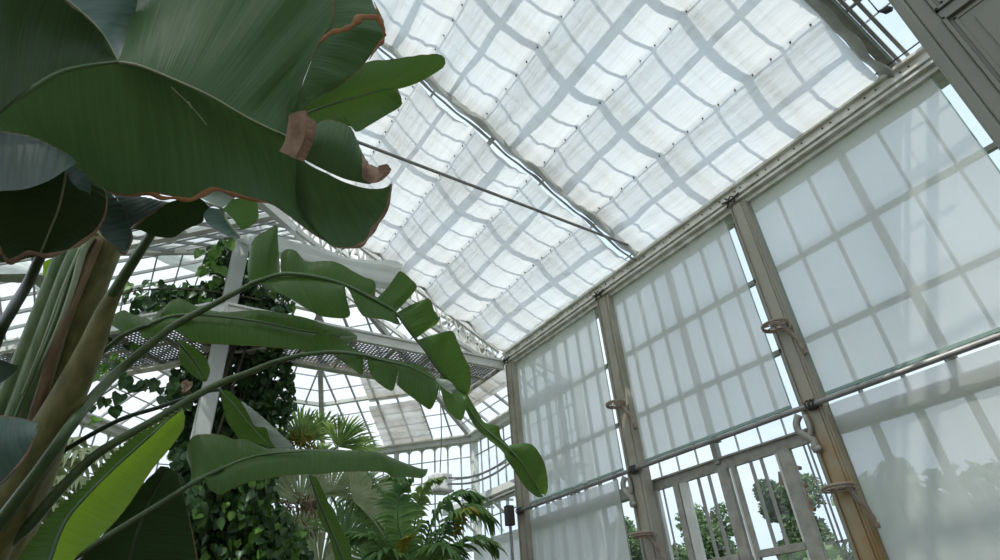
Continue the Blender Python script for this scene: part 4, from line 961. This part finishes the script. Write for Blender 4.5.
blobs = [(252, 392, 42, 66, 1000, .5, 1.3, 0), (262, 330, 30, 30, 380, .4, 1.2, 0), (205, 298, 60, 17, 420, .2, .9, .05), (255, 300, 40, 22, 330, .3, 1.0, .05), (222, 262, 17, 22, 110, .2, .6, .15),
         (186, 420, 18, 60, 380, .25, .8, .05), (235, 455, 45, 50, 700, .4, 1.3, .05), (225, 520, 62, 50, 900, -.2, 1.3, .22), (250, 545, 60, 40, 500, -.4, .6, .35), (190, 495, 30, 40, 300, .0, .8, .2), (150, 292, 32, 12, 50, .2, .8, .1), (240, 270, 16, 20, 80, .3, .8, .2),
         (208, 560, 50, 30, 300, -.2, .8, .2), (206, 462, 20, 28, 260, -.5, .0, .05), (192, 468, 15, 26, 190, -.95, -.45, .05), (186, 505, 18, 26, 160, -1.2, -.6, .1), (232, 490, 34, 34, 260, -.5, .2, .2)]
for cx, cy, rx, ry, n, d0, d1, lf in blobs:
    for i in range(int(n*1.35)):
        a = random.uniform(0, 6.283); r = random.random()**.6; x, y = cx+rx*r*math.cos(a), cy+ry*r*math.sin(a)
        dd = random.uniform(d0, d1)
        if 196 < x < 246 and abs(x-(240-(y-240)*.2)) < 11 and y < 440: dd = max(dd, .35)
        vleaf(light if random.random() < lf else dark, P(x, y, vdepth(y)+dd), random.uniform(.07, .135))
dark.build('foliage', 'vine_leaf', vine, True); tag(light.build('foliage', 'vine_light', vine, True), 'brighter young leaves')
st = MB()
bx, by = .158*W, 1.575*W
for k in range(9):
    ph = random.uniform(0, 6.28); rr = random.uniform(.3, .75)
    st.tube(cr([(bx+.3+rr*math.cos(ph+z*.25)*.6, by+.55+rr*math.sin(ph+z*.25)*.5, .1+z) for z in [j*.6 for j in range(11)]], 40), .018, 5)
st.tube(cr([P(262, 300, 8.3), P(200, 290, 8.3), P(140, 290, 8.2), P(108, 300, 8.1)], 24), .012, 5)
st.tube(cr([P(215, 350, 8.1), P(175, 384, 8.0), P(140, 390, 7.9), P(95, 405, 7.8), P(78, 425, 7.8)], 24), .010, 5)
st.build('stem', 'vine_stem', vine, True)
# trailing shoots whose leaves stand singly against the sky
tr = MB(); trl = MB()
for (x, y, s, l) in [(128, 381, .17, 0), (143, 381, .15, 0), (157, 380, .15, 0), (118, 372, .14, 0), (175, 383, .16, 0), (178, 392, .17, 0), (136, 388, .15, 0), (122, 395, .18, 0), (104, 398, .14, 0), (80, 398, .14, 0), (112, 410, .17, 0), (92, 406, .12, 0), (165, 399, .16, 0), (172, 410, .2, 0), (181, 402, .2, 0), (70, 410, .15, 0), (97, 418, .14, 1),
                     (128, 288, .15, 1), (140, 300, .17, 0), (118, 290, .15, 1), (150, 303, .16, 0), (112, 296, .16, 1), (104, 300, .12, 0), (133, 310, .14, 0), (120, 335, .15, 0), (105, 338, .15, 0), (140, 345, .16, 1), (128, 343, .14, 0), (118, 355, .17, 1), (96, 372, .2, 1), (86, 376, .2, 1), (103, 366, .16, 1), (130, 356, .14, 1), (160, 388, .12, 0),
                     (113, 340, .14, 0), (205, 268, .15, 1), (212, 282, .17, 1), (200, 250, .14, 1), (228, 238, .16, 1), (214, 252, .15, 1), (219, 268, .2, 1), (206, 300, .18, 1)]:
    for q in range(2): vleaf(trl if l else tr, P(x+random.uniform(-4, 4)*q, y+random.uniform(-4, 4)*q, vdepth(y)+random.uniform(-.1, .1)), s*random.uniform(.8, 1.15), nrm=V((random.gauss(0, .3), -.8, random.gauss(.6, .3))))
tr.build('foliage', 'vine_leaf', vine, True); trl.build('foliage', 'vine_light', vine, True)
m = MB()
for (x, y) in ((180, 385), (186, 392), (190, 382), (177, 398)): vleaf(m, P(x, y, 7.6), .17)
tag(m.build('dry_leaf', 'brown_leaf', vine, True), 'dry tan leaves')

# ---- fan palms
def fan(mb, hub, R_, up, side, n, a0, a1, w=.035, droop=.25, jag=.15):
    """fan blade: pleated leaflets spreading from the hub"""
    nr = up.cross(side).normalized()
    for i in range(n):
        a = math.radians(a0+(a1-a0)*(i+.5)/n+random.uniform(-2.5, 2.5)); d = up*math.sin(a)+side*math.cos(a)
        L = R_*(1-jag*random.random())*(.80+.2*math.sin(math.pi*(i+.5)/n)); t = d.cross(nr).normalized()
        pr = []
        for s, ww in ((.02, .15), (.3, .75), (.6, 1), (.85, .55), (1, .05)):
            c = hub+d*L*s+V((0, 0, -droop*L*s*s*s))+nr*.02*math.sin(i*2.3)*s
            pr.append([c-t*w*ww, c+nr*w*.5*ww, c+t*w*ww])
        mb.grid(pr)
def fan_palm(name, label, crown, foot_, fans, m_, trunk_r=.10, tl=None):
    t = empty(name, foot_, label, 'palm', None)
    mm = MB(); c = V(crown); f = V(foot_); mm.tube(cr([tuple(f), tuple(f.lerp(c, .5)+V((.05, .05, 0))), tuple(c)], 14), [trunk_r*(1+.1*(i % 2)) for i in range(14)], 10); mm.build('trunk', 'trunk', t)
    for (x, y, d, R_, a0, a1, tilt, n, mt) in fans:
        hub = P(x, y, d); view = (hub-V((0, 0, CH))).normalized(); side = view.cross(V((0, 0, 1))).normalized(); up = side.cross(view).normalized()
        up = (up*math.cos(tilt)+view*math.sin(tilt)).normalized()
        f_ = MB(); fan(f_, hub, R_/F*d, up, side, int(n*1.4), a0, a1, w=R_/F*d*math.radians(abs(a1-a0))/n*.26)
        fo = f_.build('fan_frond', mt or m_, t, True)
        p_ = MB(); p_.tube(cr([tuple(c), tuple(c.lerp(hub, .5)+V((0, 0, .12))), tuple(hub)], 10), .014, 5); p_.build('petiole', 'petiole', fo, True)
    return t
c1 = P(315, 478, 9.2); f1 = V((c1.x, c1.y, 0))
fan_palm('fan_palm', 'bright green fan palm whose pleated fans stand against the far glass', c1, f1,
  [(300, 443, 9.0, 52, 15, 165, .2, 34, None), (338, 447, 9.1, 48, -5, 125, -.1, 30, None), (285, 452, 9.2, 40, 60, 200, .3, 26, None), (318, 440, 9.3, 44, 40, 150, .1, 26, None), (350, 455, 9.3, 40, -20, 70, .2, 22, None), (318, 462, 9.0, 34, -30, 210, .5, 34, None), (303, 468, 8.9, 40, 130, 250, .2, 20, None)], 'fan_leaf')
c2 = P(340, 530, 8.2); f2 = V((c2.x, c2.y, 0))
fan_palm('fan_palm', 'grey-green fan palm with fine drooping fans below the bright one', c2, f2,
  [(300, 505, 8.0, 62, 20, 170, .2, 44, None), (330, 495, 8.3, 58, -10, 140, .1, 44, None), (352, 500, 8.0, 58, -40, 100, .3, 40, None), (300, 545, 7.8, 64, 60, 230, .2, 44, None), (345, 540, 7.8, 66, -20, 150, .3, 46, 'palm_leaf'), (370, 520, 8.1, 50, 10, 130, .1, 34, None), (320, 570, 7.6, 70, 30, 170, .4, 46, None), (375, 565, 7.7, 60, 20, 160, .2, 40, 'palm_leaf'), (285, 490, 8.5, 44, 60, 200, .2, 30, None)], 'palm_grey')
m = MB()
for i in range(60): 
    c = P(random.gauss(302, 10), random.gauss(506, 6), 7.85); m.bar(c, c+V((random.gauss(0, .08), random.gauss(0, .08), random.gauss(0, .08))), .012, .012)
o = m.build('dead_flowers', 'brown_leaf', bpy.data.objects['fan_palm.001'])
m = MB()
for i in range(90):
    c = P(random.gauss(300, 10), random.gauss(442, 4), 8.9); m.bar(c, c+V((random.gauss(0, .06), random.gauss(0, .06), random.gauss(.0, .07))), .018, .018)
o = m.build('flowers', 'palm_yellow', bpy.data.objects['fan_palm'])
# ---- feather palms
def frond(mb, pts, Lf, n=34, w=.030, droop=.5, twist=.0):
    c = [V(p) for p in cr([tuple(p) for p in pts], n+2)]
    for i in range(2, n+1):
        u = i/n; d = (c[i+1]-c[i-1]).normalized(); side = d.cross(V((0, 0, 1)));  side = side.normalized() if side.length > .1 else V((1, 0, 0))
        upv = side.cross(d).normalized(); L = Lf*math.sin(math.pi*(.12+.80*u))**.7
        for s in (-1, 1):
            dr = (side*s*.85+d*.62+upv*(.25+twist)+V((random.gauss(0, .10), random.gauss(0, .10), random.gauss(0, .10)))).normalized(); pr = []
            t = dr.cross(upv).normalized()
            for q, ww in ((0, .4), (.3, 1), (.65, .8), (1, .05)):
                p = c[i]+dr*L*q+V((0, 0, -droop*L*q*q)); pr.append([p-t*w*ww, p+upv*w*.35*ww, p+t*w*ww])
            mb.grid(pr)
def feather_palm(label, crown, fronds, group=None, trunk_r=.06):
    crown = V(crown); ft = V((crown.x, crown.y, 0)); t = empty('feather_palm', ft, label, 'palm', group)
    mm = MB(); mm.tube(cr([tuple(ft), tuple(ft.lerp(crown, .5)), tuple(crown)], 12), [trunk_r*(1+.12*(i % 2)) for i in range(12)], 9); mm.build('trunk', 'trunk', t)
    for (path, Lf, mt, dr) in fronds:
        pts = [crown]+[P(*q) for q in path]; f_ = MB(); frond(f_, pts, Lf, droop=dr, n=40); fo = f_.build('frond', mt, t, True)
        r_ = MB(); q = cr([tuple(p) for p in pts], 24); r_.tube(q, [.016-.012*i/23 for i in range(24)], 5); r_.build('rachis', 'midrib', fo, True)
    return t
cp = P(415, 620, 6.9)
feather_palm('glossy green feather palm with arching fronds in front of the white ledge', cp,
  [([(402, 550, 7.0), (388, 505, 7.2), (366, 470, 7.4)], .42, 'palm_leaf', .5), ([(412, 555, 7.1), (418, 505, 7.3), (428, 484, 7.4), (442, 478, 7.5)], .30, 'fan_leaf', .6),
   ([(432, 555, 7.0), (450, 520, 7.1), (472, 506, 7.2), (493, 520, 7.2)], .46, 'palm_leaf', .8), ([(435, 570, 6.8), (455, 548, 6.8), (478, 538, 6.8), (497, 548, 6.8)], .42, 'palm_leaf', .6),
   ([(395, 570, 6.8), (372, 540, 6.8), (345, 535, 6.8)], .42, 'palm_leaf', .5), ([(425, 545, 7.1), (440, 508, 7.3), (462, 492, 7.4), (482, 500, 7.5)], .42, 'palm_leaf', .7),
   ([(408, 560, 6.7), (398, 525, 6.7), (400, 495, 6.8), (412, 480, 6.9)], .38, 'palm_leaf', .5), ([(425, 575, 6.6), (432, 555, 6.5), (445, 545, 6.4), (462, 560, 6.3)], .4, 'palm_leaf', .6), ([(405, 580, 6.6), (395, 560, 6.5), (380, 552, 6.4), (362, 566, 6.3)], .38, 'palm_leaf', .6)])
m = MB(); frond(m, [cp, P(400, 575, 6.6), P(402, 545, 6.55), P(412, 535, 6.5)], .14, 18); m.tube([cp, P(400, 575, 6.6), P(402, 545, 6.55), P(412, 535, 6.5)], .012, 5); m.build('frond', 'palm_yellow', bpy.data.objects['feather_palm'], True)
m = MB(); frond(m, [P(455, 540, 7.0), P(462, 515, 7.0), P(470, 508, 7.0), P(478, 510, 7.0)], .16, 18, droop=.8); m.tube([P(455, 540, 7.0), P(462, 515, 7.0), P(470, 508, 7.0), P(478, 510, 7.0)], .01, 5); m.build('frond', 'palm_yellow', bpy.data.objects['feather_palm'], True)
feather_palm('thin feather palm with a yellowing frond behind the fan palms', P(372, 560, 8.6),
  [([(368, 510, 8.6), (360, 480, 8.6), (352, 462, 8.6)], .34, 'palm_yellow', .7), ([(376, 510, 8.7), (388, 480, 8.8), (402, 476, 8.8)], .40, 'palm_leaf', .8), ([(362, 520, 8.7), (340, 490, 8.7), (322, 488, 8.7)], .42, 'palm_grey', .8), ([(380, 525, 8.7), (398, 505, 8.7), (415, 508, 8.7)], .4, 'palm_leaf', .8)])
feather_palm('pale feather palm seen between the leaf stalks at lower left', P(10, 640, 5.4),
  [([(28, 520, 5.6), (55, 470, 5.8), (92, 450, 6.0), (128, 450, 6.1)], .5, 'palm_grey', .9), ([(20, 540, 5.3), (45, 495, 5.4), (75, 478, 5.5), (105, 492, 5.5)], .45, 'palm_grey', .9), ([(12, 560, 5.2), (25, 520, 5.2), (52, 505, 5.2), (80, 525, 5.2)], .4, 'palm_grey', .8),
   ([(30, 560, 5.6), (80, 510, 5.9), (130, 485, 6.1), (175, 490, 6.2)], .5, 'palm_leaf', .8), ([(0, 540, 5.6), (20, 490, 5.8), (50, 452, 6.0), (80, 438, 6.1)], .42, 'palm_grey', .9)])
# ============================================================= LIGHT
w = bpy.data.worlds.new('sky'); SC.world = w; w.use_nodes = True
nt = w.node_tree; N = nt.nodes; L = nt.links; bg = N['Background']
tc = N.new('ShaderNodeTexCoord'); n = N.new('ShaderNodeTexNoise'); n.inputs['Scale'].default_value = 1.6; n.inputs['Detail'].default_value = 5
L.new(tc.outputs['Generated'], n.inputs['Vector'])
r = N.new('ShaderNodeValToRGB'); r.color_ramp.elements[0].position = .42; r.color_ramp.elements[1].position = .62
r.color_ramp.elements[0].color = (.66, .79, .96, 1); r.color_ramp.elements[1].color = (.88, .94, .99, 1)
L.new(n.outputs['Fac'], r.inputs['Fac']); L.new(r.outputs[0], bg.inputs[0]); bg.inputs[1].default_value = 1.0
sd = bpy.data.lights.new('sun', 'SUN'); sd.energy = 3.2; sd.angle = .012; sd.color = (1, .97, .92)
so = bpy.data.objects.new('sun', sd); COL.objects.link(so)
dirn = V((-.38, -.30, .87)).normalized()
so.rotation_euler = dirn.to_track_quat('Z', 'Y').to_euler(); so.location = (10, -8, 14)
SC.view_settings.view_transform = 'Standard'; SC.view_settings.look = 'None'; SC.view_settings.exposure = 0.36; SC.view_settings.gamma = 1
SC.view_settings.use_curve_mapping = False
SC.cycles.transparent_max_bounces = 16; SC.cycles.max_bounces = 10
bpy.context.view_layer.update()
